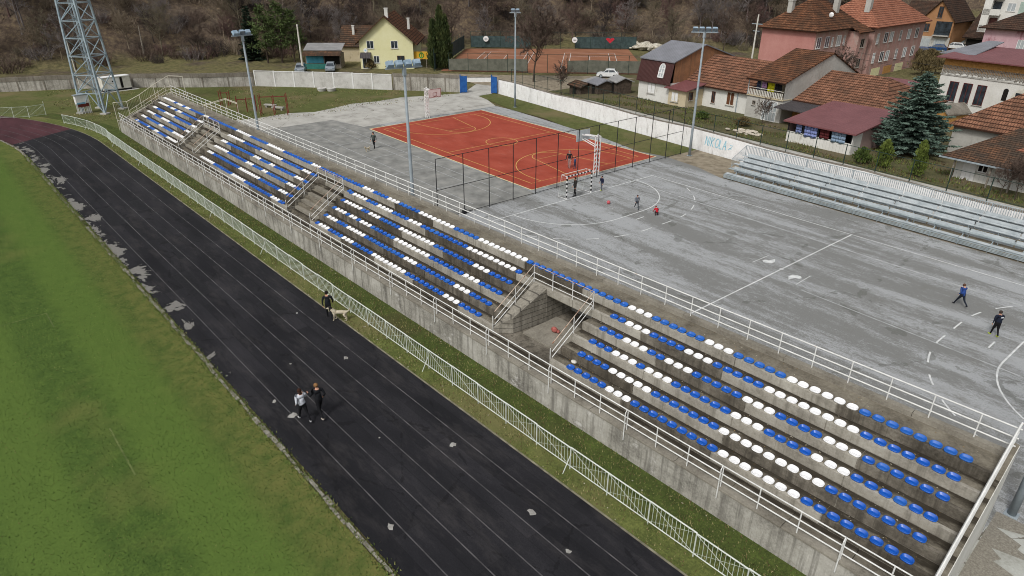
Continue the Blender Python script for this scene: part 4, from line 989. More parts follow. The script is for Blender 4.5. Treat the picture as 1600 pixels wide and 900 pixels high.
for x0, x1, z0, z1 in ((-1.45, -.45, .45, 1.15), (-1.45, -.45, 1.25, 1.95), (-.35, .4, .45, 1.95)):
    mb = MB(); mb.box(x0, x1, -.775, -.755, z0, z1); mb.build('door', M['white'], ge)
mb = MB(); mb.box(.5, .85, -.77, -.752, .4, 2.0); mb.build('air_slot', M['dark'], ge); mb = MB(); mb.box(-.7, -.5, -.79, -.777, 1.4, 1.6); mb.build('vent', M['black'], ge)
mb = MB(); mb.box(-2.8, 2.9, -1.4, 1.2, -.05, .02); o = mb.build('generator_slab', M['slab'], None); o.location = G(183, 141); o.rotation_euler = (0, 0, R(100)); tag(o, kind='structure')
# playground bars, benches and planters on the lawn
def bars(px, py, n, w_, h, rz, lb):
    e = empty('exercise_bars', tuple(G(px, py)), rz, lb, 'exercise bars', 'red exercise bars on the lawn')
    for k in range(n):
        mb = MB(); mb.bar((k*w_, 0, 0), (k*w_, 0, h-.25*(k % 2)), .09); mb.bar((k*w_, 1.1, 0), (k*w_, 1.1, h-.25*(k % 2)), .09); mb.build('post', M['redsteel'], e)
    mb = MB(); mb.bar((0, 0, h-.3), ((n-1)*w_, 0, h-.3), .06); mb.bar((0, 1.1, h-.45), ((n-1)*w_, 1.1, h-.45), .06); mb.bar((0, 0, .35), (0, 1.1, .35), .06); mb.build('crossbar', M['redsteel'], e)
bars(408, 181, 3, 1.7, 2.7, R(62), 'tall red exercise frame beside the concrete slab benches on the lawn')
bars(372, 176, 3, 1.2, 2.0, R(70), 'red exercise bars directly left of the far floodlight pole')
bars(345, 166, 2, 1.1, 2.1, R(60), 'red exercise posts near the tall cream frame of the far stand')
for px, py, lb in ((435, 172, 'broken concrete bench lying at the edge of the lawn'), ((423, 168, 'grey stone block beside the red exercise frame'))):
    e = empty('stone_bench', tuple(G(px, py)), R(35), lb, 'bench'); mb = MB(); mb.box(-.9, .9, -.25, .25, .3, .45); mb.build('slab', M['slab'], e)
    for x in (-.6, .6): mb = MB(); mb.box(x-.12, x+.12, -.2, .2, 0, .3); mb.build('leg', M['farwall'], e)
for px, lb in ((503, 'left round concrete planter at the foot of the pale wall'), (518, 'right round concrete planter at the foot of the pale wall')):
    e = empty('planter', tuple(G(px, 142)), 0, lb, 'planter', 'round planters at the pale wall'); mb = MB(); mb.tube([(0, 0, 0), (0, 0, .45)], [.6, .75], 14, False); mb.tube([(0, 0, .45), (0, 0, .4), (0, 0, .3)], [.75, .62, .6], 14); mb.build('bowl', M['farpanel'], e)
    mb = MB(); mb.blob((0, 0, .33), .55, 10, 5, (1, 1, .25)); mb.build('soil', M['dirt'], e)
e = empty('utility_pole', tuple(G(474, 113)), 0, 'bare pale concrete utility pole behind the boundary wall near the pines', 'pole')
mb = MB(); mb.tube([(0, 0, 0), (0, 0, 8.2)], [.2, .13], 8); mb.build('pole', M['offwhite'], e); mb = MB(); mb.bar((-.4, 0, 8), (.4, 0, 8), .08); mb.build('crossarm', M['galv'], e)
e = empty('utility_pole', (-14.2, 47.0, 1.6), 0, 'wooden utility pole with short crossarm behind the mansard roof', 'pole')
mb = MB(); mb.tube([(0, 0, 0), (0, 0, 10.4)], [.14, .09], 8); mb.build('pole', M['offwhite'], e); mb = MB(); mb.bar((-.8, 0, 9.2), (.8, 0, 9.2), .1); mb.bar((-.5, 0, 8.3), (.5, 0, 8.3), .08); mb.build('crossarm', M['galv'], e)
# ------------------------------------------------------------------ houses
def wallbox(mb, w, d, z0, z1, gable=None, rise=0):
    """box walls in the local frame; gable 'x' = gables on the two x faces (ridge along x), 'y' = on the y faces"""
    mb.face([(0, 0, z0), (w, 0, z0), (w, 0, z1)] + ([(w/2, 0, z1+rise)] if gable == 'y' else []) + [(0, 0, z1)])
    mb.face([(w, d, z0), (0, d, z0), (0, d, z1)] + ([(w/2, d, z1+rise)] if gable == 'y' else []) + [(w, d, z1)])
    mb.face([(w, 0, z0), (w, d, z0), (w, d, z1)] + ([(w, d/2, z1+rise)] if gable == 'x' else []) + [(w, 0, z1)])
    mb.face([(0, d, z0), (0, 0, z0), (0, 0, z1)] + ([(0, d/2, z1+rise)] if gable == 'x' else []) + [(0, d, z1)])
def slope(mb, e0, e1, r1, r0, th=.14):
    """roof plane: eave e0->e1, ridge r0 (above e0) and r1 (above e1); UV in metres, slab of thickness th"""
    e0, e1, r1, r0 = map(Vector, (e0, e1, r1, r0)); u = (e1-e0).normalized(); n = (e1-e0).cross((r1+r0)/2-(e0+e1)/2).normalized(); v = n.cross(u)
    if n.z < 0: n = -n
    P = [e0, e1] + ([r1, r0] if (r1-r0).length > .01 else [r1]); uv = [((p-e0).dot(u), (p-e0).dot(v)) for p in P]
    mb.face(P, uv); Q = [p-Vector((0, 0, th)) for p in P]; mb.face(list(reversed(Q)), list(reversed(uv)))
    for i in range(len(P)):
        j = (i+1) % len(P); mb.face([P[i], Q[i], Q[j], P[j]], [uv[i], uv[i], uv[j], uv[j]])
def gable_roof(w, d, z1, rise, axis='x', oh=.45, og=.25, x0=0, y0=0):
    mb = MB()
    if axis == 'x':
        k = rise/(d/2); e = z1-oh*k+.06; t = z1+rise+.06
        slope(mb, (x0-og, y0-oh, e), (x0+w+og, y0-oh, e), (x0+w+og, y0+d/2, t), (x0-og, y0+d/2, t)); slope(mb, (x0+w+og, y0+d+oh, e), (x0-og, y0+d+oh, e), (x0-og, y0+d/2, t), (x0+w+og, y0+d/2, t))
    else:
        k = rise/(w/2); e = z1-oh*k+.06; t = z1+rise+.06
        slope(mb, (x0+w+oh, y0-og, e), (x0+w+oh, y0+d+og, e), (x0+w/2, y0+d+og, t), (x0+w/2, y0-og, t)); slope(mb, (x0-oh, y0+d+og, e), (x0-oh, y0-og, e), (x0+w/2, y0-og, t), (x0+w/2, y0+d+og, t))
    return mb
def hip_roof(w, d, z1, rise, oh=.5, axis='x', hl=None, hr=None):
    mb = MB(); e = z1+.02; t = z1+rise; a, b, c, f = (-oh, -oh, e), (w+oh, -oh, e), (w+oh, d+oh, e), (-oh, d+oh, e)
    if axis == 'x':
        hl = d/2 if hl is None else hl; hr = d/2 if hr is None else hr; r0, r1 = (hl, d/2, t), (w-hr, d/2, t)
        slope(mb, a, b, r1, r0); slope(mb, c, f, r0, r1); slope(mb, f, a, r0, r0); slope(mb, b, c, r1, r1)
    else:
        hl = w/2 if hl is None else hl; hr = w/2 if hr is None else hr; r0, r1 = (w/2, hl, t), (w/2, d-hr, t)
        slope(mb, b, c, r1, r0); slope(mb, f, a, r0, r1); slope(mb, a, b, r0, r0); slope(mb, c, f, r1, r1)
    return mb
def facept(face, w, d, u, z, o):
    return {'F': (u, -o, z), 'B': (w-u, d+o, z), 'R': (w+o, u, z), 'L': (-o, d-u, z)}[face]
def opening(par, w, d, face, u, z, ww, hh, kind='win', fm=None, pm=None, bars=1):
    fm = fm or M['white']; pm = pm or M['glass']; P = lambda a, b, o: facept(face, w, d, u+a, z+b, o)
    mb = MB(); f = .07
    def bx(a0, a1, b0, b1, o0, o1):
        mb.hexa([P(a0, b0, o1), P(a1, b0, o1), P(a1, b0, o0), P(a0, b0, o0), P(a0, b1, o1), P(a1, b1, o1), P(a1, b1, o0), P(a0, b1, o0)])
    bx(0, f, 0, hh, .0, .05); bx(ww-f, ww, 0, hh, .0, .05); bx(f, ww-f, 0, f, .0, .05); bx(f, ww-f, hh-f, hh, .0, .05)
    for k in range(1, bars+1): x = ww*k/(bars+1); bx(x-f/2, x+f/2, f, hh-f, .0, .045)
    if kind == 'french': bx(f, ww-f, hh*.45, hh*.45+f, .0, .043)
    o = mb.build('door' if kind in ('door', 'french') else 'window', fm, par)
    mb = MB(); mb.face([P(f*.5, f*.5, .012), P(ww-f*.5, f*.5, .012), P(ww-f*.5, hh-f*.5, .012), P(f*.5, hh-f*.5, .012)]); mb.build('pane', pm, o)
    if kind == 'win': mb = MB(); bx(-.08, ww+.08, -.07, -.005, .0, .12); mb.build('sill', M['plgrey'], o)
    return o
def chimney(par, x, y, z0, z1, s=.5, mat=None):
    mb = MB(); mb.box(x-s/2, x+s/2, y-s/2, y+s/2, z0, z1); mb.box(x-s/2-.07, x+s/2+.07, y-s/2-.07, y+s/2+.07, z1+.002, z1+.12); mb.build('chimney', mat or M['plgrey'], par)
def house(name, loc, rz, label, w, d, h, wmat, cat='house', gable=None, rise=0):
    e = empty(name, loc, rz, label, cat); mb = MB(); wallbox(mb, w, d, -1.5, h, gable, rise); mb.build('wall', wmat, e); return e
# H1: house with a brown mansard front
e = house('mansard_house', (-21.4, 32.0, 1.7), -.06, 'house with dark brown mansard front, arched white window and orange brick side', 5.6, 11.8, 2.62, M['plwhite'])
mb = MB(); mb.face([(5.6, .35, 2.6), (5.6, 11.8, 2.6), (5.6, 11.8, 5.2), (5.6, 6, 6.9), (5.6, .55, 5.2)]); mb.face([(0, 11.8, 2.6), (0, .35, 2.6), (0, .55, 5.2), (0, 6, 6.9), (0, 11.8, 5.2)]); mb.face([(5.6, 11.8, 2.6), (0, 11.8, 2.6), (0, 11.8, 5.2), (5.6, 11.8, 5.2)]); mb.build('wall', M['brick'], e)
mb = MB(); slope(mb, (-.2, -.35, 2.45), (5.75, -.35, 2.45), (5.7, .3, 5.25), (-.15, .3, 5.25), .1); mb.build('mansard', M['sheetbrown'], e)
mb = MB(); slope(mb, (-.3, .1, 5.25), (5.8, .1, 5.25), (5.8, 6, 7.05), (-.3, 6, 7.05)); slope(mb, (5.8, 12.2, 5.2), (-.3, 12.2, 5.2), (-.3, 6, 7.05), (5.8, 6, 7.05)); rf = mb.build('roof', M['sheetgrey'], e)
mb = MB(); A = [(-.42, 0), (.42, 0), (.42, 1.1)]+[(.42*math.cos(R(a)), 1.1+.55*math.sin(R(a))) for a in range(15, 180, 15)]+[(-.42, 1.1)]
yq = lambda z: -.46+(z)*.232
n = len(A)
for k in range(n):
    p, q = A[k], A[(k+1) % n]; mb.bar((3.95+p[0], yq(p[1]+.75)+.02, 3.2+p[1]), (3.95+q[0], yq(q[1]+.75)+.02, 3.2+q[1]), .12)
for p, q in (((0, 0), (0, 1.6)), ((-.4, .55), (.4, .55)), ((-.4, 1.1), (.4, 1.1))): mb.bar((3.95+p[0], yq(p[1]+.75)+.02, 3.2+p[1]), (3.95+q[0], yq(q[1]+.75)+.02, 3.2+q[1]), .08)
wn = mb.build('arched_window', M['white'], e); mb = MB(); mb.face([(3.95+p[0], yq(p[1]+.75)+.0, 3.2+p[1]) for p in A]); mb.build('pane', M['curtain'], wn)
opening(e, 5.6, 11.8, 'F', 1.7, .9, 1.35, 1.35, fm=M['plgrey'], pm=M['white'])
# red lean-to porch
e = house('porch_annex', (-15.7, 31.3, 1.7), -.06, 'beige annex under a sloping dark red sheet roof between two houses', 2.9, 6.6, 2.1, M['plbeige'], 'annex')
mb = MB(); slope(mb, (-.5, -.4, 2.2), (3.3, -.4, 2.2), (3.3, 7, 3.4), (-.5, 7, 3.4), .1); mb.build('roof', M['sheetred'], e)
mb = MB(); mb.face([(2.9, 0, 2.1), (2.9, 6.6, 2.1), (2.9, 6.6, 3.2)]); mb.face([(0, 6.6, 2.1), (0, 0, 2.1), (0, 6.6, 3.2)]); mb.build('gable_board', M['sheetgrey'], e)
opening(e, 2.9, 6.6, 'F', .5, .55, 1.2, 1.25, fm=M['plbeige'], pm=M['white']); opening(e, 2.9, 6.6, 'R', .5, .9, .8, 1.0, fm=M['woodbrown'])
# H2: long low house
e = house('low_house', (-15.9, 34.6, 1.7), -.06, 'long low white house with a bright orange tiled roof behind the red annex', 10.6, 10.4, 2.75, M['plwhite'], gable='x', rise=2.9)
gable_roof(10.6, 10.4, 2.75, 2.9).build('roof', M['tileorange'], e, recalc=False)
opening(e, 10.6, 10.4, 'F', 7.0, .7, 1.15, 1.6, fm=M['offwhite'], pm=M['woodbrown']); opening(e, 10.6, 10.4, 'F', 4.7, .6, .55, 1.4, fm=M['woodbrown'])
mb = MB(); mb.bar((8.6, -.06, 0), (8.6, -.06, 2.6), .09); mb.build('downpipe', M['galv'], e)
# H3: house with a laundry balcony
e = house('balcony_house', (-5.5, 33.2, 1.7), -.09, 'tall grey house with weathered brown roof and laundry on an open front balcony', 4.9, 14.0, 2.5, M['plgrey'])
mb = MB(); mb.face([(4.9, 0, 2.5), (4.9, 14, 2.5), (4.9, 14, 4.55), (4.9, 8.2, 7.15), (4.9, 0, 4.55)]); mb.face([(0, 14, 2.5), (0, 1.6, 2.5), (0, 1.6, 4.55), (0, 8.2, 7.15), (0, 14, 4.55)]); mb.face([(4.9, 14, 2.5), (0, 14, 2.5), (0, 14, 4.55), (4.9, 14, 4.55)]); mb.face([(0, 1.6, 2.5), (4.9, 1.6, 2.5), (4.9, 1.6, 4.55), (0, 1.6, 4.55)]); mb.build('wall', M['plgrey'], e)
mb = MB(); slope(mb, (-.15, -.5, 4.5), (5.05, -.5, 4.5), (5.05, 8.2, 7.25), (-.15, 8.2, 7.25)); slope(mb, (5.05, 14.5, 4.4), (-.15, 14.5, 4.4), (-.15, 8.2, 7.25), (5.05, 8.2, 7.25)); mb.build('roof', M['tilebrown'], e, recalc=False)
mb = MB(); mb.box(-.05, 4.95, -.15, 1.6, 2.51, 2.62); bal = mb.build('balcony', M['plbeige'], e)
mb = MB(); mb.bar((0, -.1, 3.5), (4.85, -.1, 3.5), .05)
for k in range(22): mb.box(.05+k*.22, .17+k*.22, -.115, -.09, 2.66, 3.3)
mb.build('balustrade', M['offwhite'], bal)
for x in (.04,): mb = MB(); mb.bar((x, -.1, 2.62), (x, -.1, 4.5), .07); mb.build('post', M['galv'], e)
opening(e, 4.9, 14, 'F', 2.35, .0, 1.95, 2.3, 'french', pm=M['curtain'], bars=3); opening(e, 4.9, 14, 'F', .85, 1.5, .45, .5, fm=M['woodgrey'], pm=M['dark'])
mb = MB(); mb.box(1.3, 2.2, 1.52, 1.58, 2.63, 4.4); mb.build('balcony_door', M['dark'], e)
def laundry(pts, z, w_, h_, mat, label, o):
    p = ST(0, 0); e = MB(); n = 6
    a, b = Vector(pts[0]), Vector(pts[1]); d = (b-a)/n; nn = Vector((-d.y, d.x, 0)).normalized()
    V = [[a+d*i+nn*(.05*math.sin(i*2.1+j))+Vector((0, 0, -h_*j/3-(.06*math.sin(i*1.7) if j == 3 else 0))) for j in range(4)] for i in range(n+1)]
    for i in range(n):
        for j in range(3): e.face([V[i][j], V[i+1][j], V[i+1][j+1], V[i][j+1]])
    q = e.build('laundry', mat, None, True); tag(q, label, 'laundry', 'laundry on the house fronts')
    sm = q.modifiers.new('thick', 'SOLIDIFY'); sm.thickness = .015
def HL3(x): return (-5.5+x*math.cos(-.09)+.12*math.sin(-.09), 33.2+x*math.sin(-.09)+.12, 6.05)
for x0, x1, h_, c, lb in ((1.0, 1.55, 1.1, '#39415a', 'navy patterned shirt at the left end of the balcony line'), (1.7, 2.35, .8, '#b58fb8', 'lilac garment hanging on the balcony line'), (2.5, 3.4, 1.15, '#c9c51f', 'bright yellow garment hanging on the balcony line'), (3.5, 4.4, 1.0, '#1f1e22', 'black clothes at the right end of the balcony line')):
    laundry((HL3(x0), HL3(x1)), 0, 0, h_, cloth(c), lb, 0)
# H4: wide tiled house with a red lean-to in front
e = house('tiled_house', (-.5, 35.0, 1.7), -.05, 'wide low house with an orange tiled roof between the balcony house and the spruce', 10.6, 12.6, 2.5, M['plbeige'])
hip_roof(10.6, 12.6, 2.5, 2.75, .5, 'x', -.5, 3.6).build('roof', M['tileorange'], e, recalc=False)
mb = MB(); mb.box(.1, 2.6, -.04, -.01, .1, 2.2); mb.build('door', M['osb'], e)
mb = MB(); slope(mb, (-.2, -3.6, 2.0), (4.2, -3.6, 2.0), (4.2, -.1, 2.45), (-.2, -.1, 2.45), .1); mb.build('canopy', M['sheetdark'], e)
e = empty('red_roof_house', (4.2, 26.0, 1.7), -.06, 'low white building under a plain dull red sheet roof with laundry in its open front', 'house')
mb = MB()
W_, D_ = 7.0, 8.0
mb.face([(W_, 0, -.8), (W_, D_, -.8), (W_, D_, 3.0), (W_, 0, 2.1)]); mb.face([(0, D_, -.8), (0, 0, -.8), (0, 0, 2.1), (0, D_, 3.0)]); mb.face([(W_, D_, -.8), (0, D_, -.8), (0, D_, 3), (W_, D_, 3)]); mb.build('wall', M['plmauve'], e)
mb = MB(); mb.box(0, W_, -.06, .08, -.8, 1.05); mb.box(W_-.05, W_+.02, -.06, 1.6, -.8, 2.05); mb.build('wall', M['plwhite'], e)
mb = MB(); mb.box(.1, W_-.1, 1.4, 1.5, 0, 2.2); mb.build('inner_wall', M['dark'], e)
for x in (.05, 1.75, 3.4, 4.3, W_-.1): mb = MB(); mb.bar((x, -.02, 1.05), (x, -.02, 2.1), .09); mb.build('post', M['blackpost'], e)
mb = MB(); slope(mb, (-.35, -.5, 2.15), (W_+.45, -.5, 2.15), (W_+.3, D_+.3, 3.15), (-.3, D_+.3, 3.15), .14); mb.build('roof', M['sheetred'], e)
def HL4(x): return (4.2+x*math.cos(-.06)-.14*math.sin(.06), 26.0+x*math.sin(-.06)-.12, 3.62)
for x0, x1, h_, c, lb in ((.95, 1.6, .85, '#7f8db8', 'pale blue laundry at the left end under the red sheet roof'), (1.9, 3.3, 1.05, '#8a97cc', 'striped lavender bedding under the red sheet roof'), (3.6, 4.6, .9, '#5c2527', 'dark red cloth hanging under the red sheet roof'), (4.85, 6.3, 1.0, '#8fa6bd', 'light blue towels at the right end under the red sheet roof')):
    laundry((HL4(x0), HL4(x1)), 0, 0, h_, cloth(c), lb, 0)
# H5: house at the right edge: main roof with a lower older roof in front
e = house('right_edge_house', (16.6, 34.4, 1.7), -.06, 'orange tiled house cut by the right edge, rising behind an older mossy roof', 26, 9.5, 2.7, M['plgrey'])
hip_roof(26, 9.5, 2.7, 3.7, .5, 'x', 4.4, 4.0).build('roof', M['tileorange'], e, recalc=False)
e = house('old_roof_annex', (20.3, 25.6, 1.7), -.06, 'white front annex under a mossy patched tile roof at the right edge', 24, 9.0, 1.9, M['plwhite'], 'annex')
mb = MB(); slope(mb, (-.9, -1.3, 1.95), (24, -1.3, 1.95), (24, 9.0, 3.35), (1.2, 9.0, 3.35)); rf = mb.build('roof', M['tileold'], e, recalc=False)
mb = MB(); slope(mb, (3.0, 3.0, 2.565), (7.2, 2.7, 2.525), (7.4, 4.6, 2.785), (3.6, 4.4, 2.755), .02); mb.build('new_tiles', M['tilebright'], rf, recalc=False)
for x in (.2, 3.0, 4.6, 7.2): mb = MB(); mb.bar((x, -1.0, -1), (x, -1.0, 1.95), .12); mb.build('post', M['woodgrey'], e)
opening(e, 24, 9, 'F', .6, -.1, 1.0, 1.9, 'door', pm=M['white'], bars=0); opening(e, 24, 9, 'F', 1.7, .9, .8, .8, pm=M['dark'])
mb = MB(); mb.bar((-1.0, -1.32, 1.86), (24, -1.32, 1.86), .12); mb.build('gutter', M['galv'], e)
# H6: white house with arches
e = house('arched_house', (8.9, 50.0, 1.7), -.12, 'white house with three tall windows, an arched loggia and a red roof', 18, 10, 6.0, M['plwhite'])
mb = MB(); slope(mb, (-.6, -.9, 7.0), (18.5, -.9, 7.0), (17, 6, 7.9), (.5, 6, 7.9), .12); slope(mb, (-.6, 11, 7.0), (-.6, -.9, 7.0), (.5, 6, 7.9), (.5, 6, 7.9), .12); mb.build('roof', M['sheetred'], e)
mb = MB(); slope(mb, (-1.4, 1.2, 7.2), (2.5, 1.2, 7.3), (2.6, 7, 8.4), (1, 7, 8.4), .1); mb.build('grey_roof', M['sheetgrey'], e)
mb = MB(); mb.box(.05, 9.5, -.05, .0, 5.6, 6.85); mb.build('wood_band', M['osb'], e)
mb = MB()
for k in range(60): x = .1+k*.155; mb.box(x, x+.1, -.1, -.055, 5.35+rnd.uniform(-.2, .1), 6.1)
mb.build('board_fringe', M['woodgrey'], e)
mb = MB(); mb.box(-.05, 18, -.08, .0, 5.0, 5.12); mb.build('cornice', M['plgrey'], e)
for u in (1.25, 2.75, 4.25): opening(e, 18, 10, 'F', u, 2.2, 1.0, 2.2, fm=mottled('window_red_brown', '#4d2422', '#5f302d', 3, .6), bars=1)
def archw(u, z, ww, hh, mat, nm='arch'):
    mb = MB(); r = ww/2; A = [(-r, 0), (r, 0), (r, hh-r)]+[(r*math.cos(R(a)), hh-r+r*math.sin(R(a))) for a in range(15, 180, 15)]+[(-r, hh-r)]
    mb.face([(u+p[0], -.022, z+p[1]) for p in A]); mb.build(nm, mat, e)
archw(9.0, 2.0, 2.3, 2.6, M['plcream']);
mb = MB(); mb.box(8.2, 9.3, -.05, -.03, 2.0, 4.1); mb.build('door', M['glass'], e)
for u in (7.2, 11): archw(u, 3.1, .5, 1.3, M['dark'], 'niche'); archw(u, 1.7, .5, .9, M['dark'], 'niche')
for u in (1.2, 2.9): archw(u, -.1, .8, .7, M['dark'], 'cellar_vent')
e = empty('garden_shed', (11.0, 44.2, 1.7), -.35, 'small chipboard garden shed with a felt roof in front of the white arched house', 'shed'); mb = MB(); wallbox(mb, 2.0, 3.2, -1, 1.9, 'y', .8); mb.build('wall', M['osb'], e); gable_roof(2.0, 3.2, 1.9, .8, 'y', .2, .15).build('roof', M['farcap'], e)
# H7..H11 farther back
e = house('rose_house', (-4.9, 106, .4), -.05, 'faded rose house with a brown hipped roof at the right edge', 26, 14, 7.4, M['plrose'])
hip_roof(26, 14, 7.4, 5.3, .9, 'x', 9, 7).build('roof', M['tiledark'], e, recalc=False)
opening(e, 26, 14, 'F', 5.5, 3.6, 1.6, 2.2, pm=M['curtain'], bars=2); opening(e, 26, 14, 'F', 11.5, 3.6, 1.6, 2.2, bars=1)
e = house('white_apartment_block', (-10.4, 124.5, .2), .1, 'white apartment block with brown balconies at the top right', 22, 13, 17, M['plwhite'], 'apartment block')
mb = MB(); mb.box(-1.3, 22.6, -1.4, -.004, 5.4, 5.75); mb.box(-1.3, -.004, -1.4, 13, 5.4, 17); mb.build('overhang', M['plwhite'], e)
for k in range(4):
    for u in (-1.2, 7.4, 15.4):
        z = 5.75+3.0*k
        mb = MB(); mb.box(u, u+2.9, -1.4, -.02, z-.18, z+.02); mb.box(u, u+2.9, -1.4, -1.28, z+.02, z+.95); mb.box(u, u+.14, -1.28, -.02, z+.02, z+2.82); mb.build('balcony', M['plwhite'] if u < 5 else M['plcream'], e)
        mb = MB(); mb.box(u+.3, u+2.6, -.06, -.02, z+.05, z+2.3); mb.build('balcony_door', mottled('brown_shutter', '#4a2c28', '#5e3a34', 2, .7) if (k+int(u)) % 3 else M['glass'], e)
        opening(e, 22, 13, 'F', u+3.6, z+.6, 1.4, 1.5, pm=M['curtain'] if k % 2 else M['glass'])
        mb = MB(); mb.box(u+5.6, u+7.2, -.06, -.01, z-.1, z+2.4); mb.build('panel', mottled('pale_green_panel', '#93a59a', '#a9b8ae', 2, .7) if k % 2 else M['curtain'], e)
for u in (.6, 4, 8): mb = MB(); mb.box(u, u+1.6, -.05, -.01, 2.6, 4.2); mb.build('ground_window', mottled('maroon_panel', '#4d2022', '#5c2c2d', 2, .7), e)
mb = MB(); mb.box(-1.5, 22.6, -1.5, 13.2, 17.003, 17.3); mb.build('roof', M['farcap'], e)
e = house('orange_house', (-27.6, 137, .2), .02, 'orange house with a steep gable, narrow twin window and grey ground floor', 6.8, 12, 6.3, M['plorange'], gable='y', rise=4.0)
gable_roof(6.8, 12, 6.3, 4.0, 'y', .5, .5).build('roof', M['tiledark'], e, recalc=False)
mb = MB(); mb.box(-.03, 6.83, -.05, .0, -1.4, 2.6); mb.build('ground_floor', M['plgrey'], e)
opening(e, 6.8, 12, 'F', 3.0, 6.6, 1.0, 2.4, fm=M['woodbrown']); opening(e, 6.8, 12, 'F', .9, 3.6, 1.1, 1.7, fm=M['woodbrown'])
mb = MB(); mb.box(3.2, 6.5, -.08, -.02, 3.0, 5.9); mb.build('balcony_recess', M['glass'], e); mb = MB(); mb.box(3.2, 6.5, -.9, -.08, 2.8, 3.0); mb.build('balcony', M['plgrey'], e)
for u in (.6, 3.7): mb = MB(); mb.box(u, u+2.3, -.09, -.05, 0, 2.1); mb.build('garage_door', M['curtain'], e)
e = house('dark_barn', (-19.0, 141, .2), .08, 'barn with a large dark brown roof and open black front beside the orange house', 12, 22, 2.6, M['woodgrey'], 'barn')
mb = MB(); slope(mb, (-.5, -.8, 2.7), (12.3, -.8, 2.7), (12.3, 12, 9.0), (-.5, 12, 9.0)); slope(mb, (12.3, 24, 3), (-.5, 24, 3), (-.5, 12, 9), (12.3, 12, 9)); mb.build('roof', M['tiledark'], e, recalc=False)
mb = MB(); mb.box(.4, 11.5, -.06, -.01, .1, 2.3); mb.build('open_front', M['dark'], e)
# long pink apartment house in two wings
e = house('pink_apartment_house', (-26.6, 69.0, .3), -.02, 'long pink two storey apartment house with peeling plaster and a hipped tile roof', 9.7, 14.0, 8.1, M['plpink'], 'apartment house')
mb = MB(); mb.box(9.705, 9.76, .02, 13.98, -1, 8.05); mb.build('facade', M['plpink2'], e)
mb = MB(); mb.box(9.7, 11.6, 10.4, 13.9, -1, 7.6); mb.build('stair_tower', M['plpink2'], e)
hip_roof(9.7, 14, 8.1, 4.4, .7, 'y').build('roof', M['tilebrown'], e, recalc=False); 
mb = MB(); slope(mb, (12.1, 9.8, 7.5), (12.1, 14.5, 7.5), (9.9, 14.5, 8.5), (9.9, 9.8, 8.5)); mb.build('porch_roof', M['tilebrown'], e, recalc=False)
chimney(e, 3.0, 2.6, 8.5, 12.2, .8); chimney(e, 7.2, 9.4, 9, 12.6, .8); 
mb = MB(); mb.blob((8.4, 6.0, 10.2), .42, 10, 5, (1, .4, 1)); mb.build('dish', M['white'], e)
for z, L in ((5.4, ((.5, 1.3), (3.1, 1.3), (5.2, .5), (6.8, 1.4), (9.0, .6))), (2.2, ((.5, 1.2), (3.6, .6), (5.3, 1.3), (7.3, .8)))):
    for u, ww in L: opening(e, 9.76, 14, 'R', u, z, ww, 1.7 if ww > 1 else 1.5, pm=M['curtain'] if rnd.random() < .5 else M['glass'])
opening(e, 11.6, 14, 'R', 11.4, 5.0, 1.2, 1.4, fm=M['woodgrey'], pm=M['dark']); opening(e, 11.6, 14, 'R', 11.4, 1.8, 1.3, 1.4, fm=M['woodgrey'])
e = house('pink_apartment_house', (-26.0, 84.4, .3), .02, 'rear wing of pink apartments with a newer orange tile roof and white window frames', 11.3, 21.5, 8.0, M['plpink2'], 'apartment house')
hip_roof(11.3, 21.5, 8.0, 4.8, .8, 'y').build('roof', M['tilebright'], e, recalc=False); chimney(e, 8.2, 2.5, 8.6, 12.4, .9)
for z in (5.2, 2.0):
    for k, u in enumerate((1.2, 4.1, 6.4, 10.6, 14.0, 17.6)): opening(e, 11.3, 21.5, 'R', u, z, 1.5 if k % 3 else .9, 1.7, pm=M['glass'] if k % 2 else M['curtain'])
for u in (2, 7, 12): mb = MB(); mb.box(11.305, 11.34, u, u+3.4, -.9, 1.0); mb.build('ground_floor', M['plyellow'] if u != 7 else M['osb'], e)
e = house('small_red_shed', (-3.2, 60.5, 1.0), -.1, 'small shed with a dull red roof below the pink apartments', 4.6, 4, 1.8, M['plbeige'], 'shed'); mb = MB(); slope(mb, (-.3, -.4, 1.9), (5, -.4, 1.9), (5, 4.4, 2.5), (-.3, 4.4, 2.5)); mb.build('roof', M['sheetred'], e)
# far roofs beyond the town
for k, (x, y, w_, d_, h, rs, mt, lb) in enumerate(((-46, 172, 13, 10, 4, 4, 'tiledark', 'distant house with dark roof behind the orange house'), (-26, 190, 14, 11, 5, 4.5, 'tilebrown', 'distant brown roofed house behind the dark barn'), (-8, 185, 20, 12, 7, 4, 'tileorange', 'distant house behind the white apartment block'))):
    e = house('distant_house', (x, y, .2), .1, lb, w_, d_, h, M['plgrey'], gable='x', rise=rs); gable_roof(w_, d_, h, rs).build('roof', M[mt], e, recalc=False)
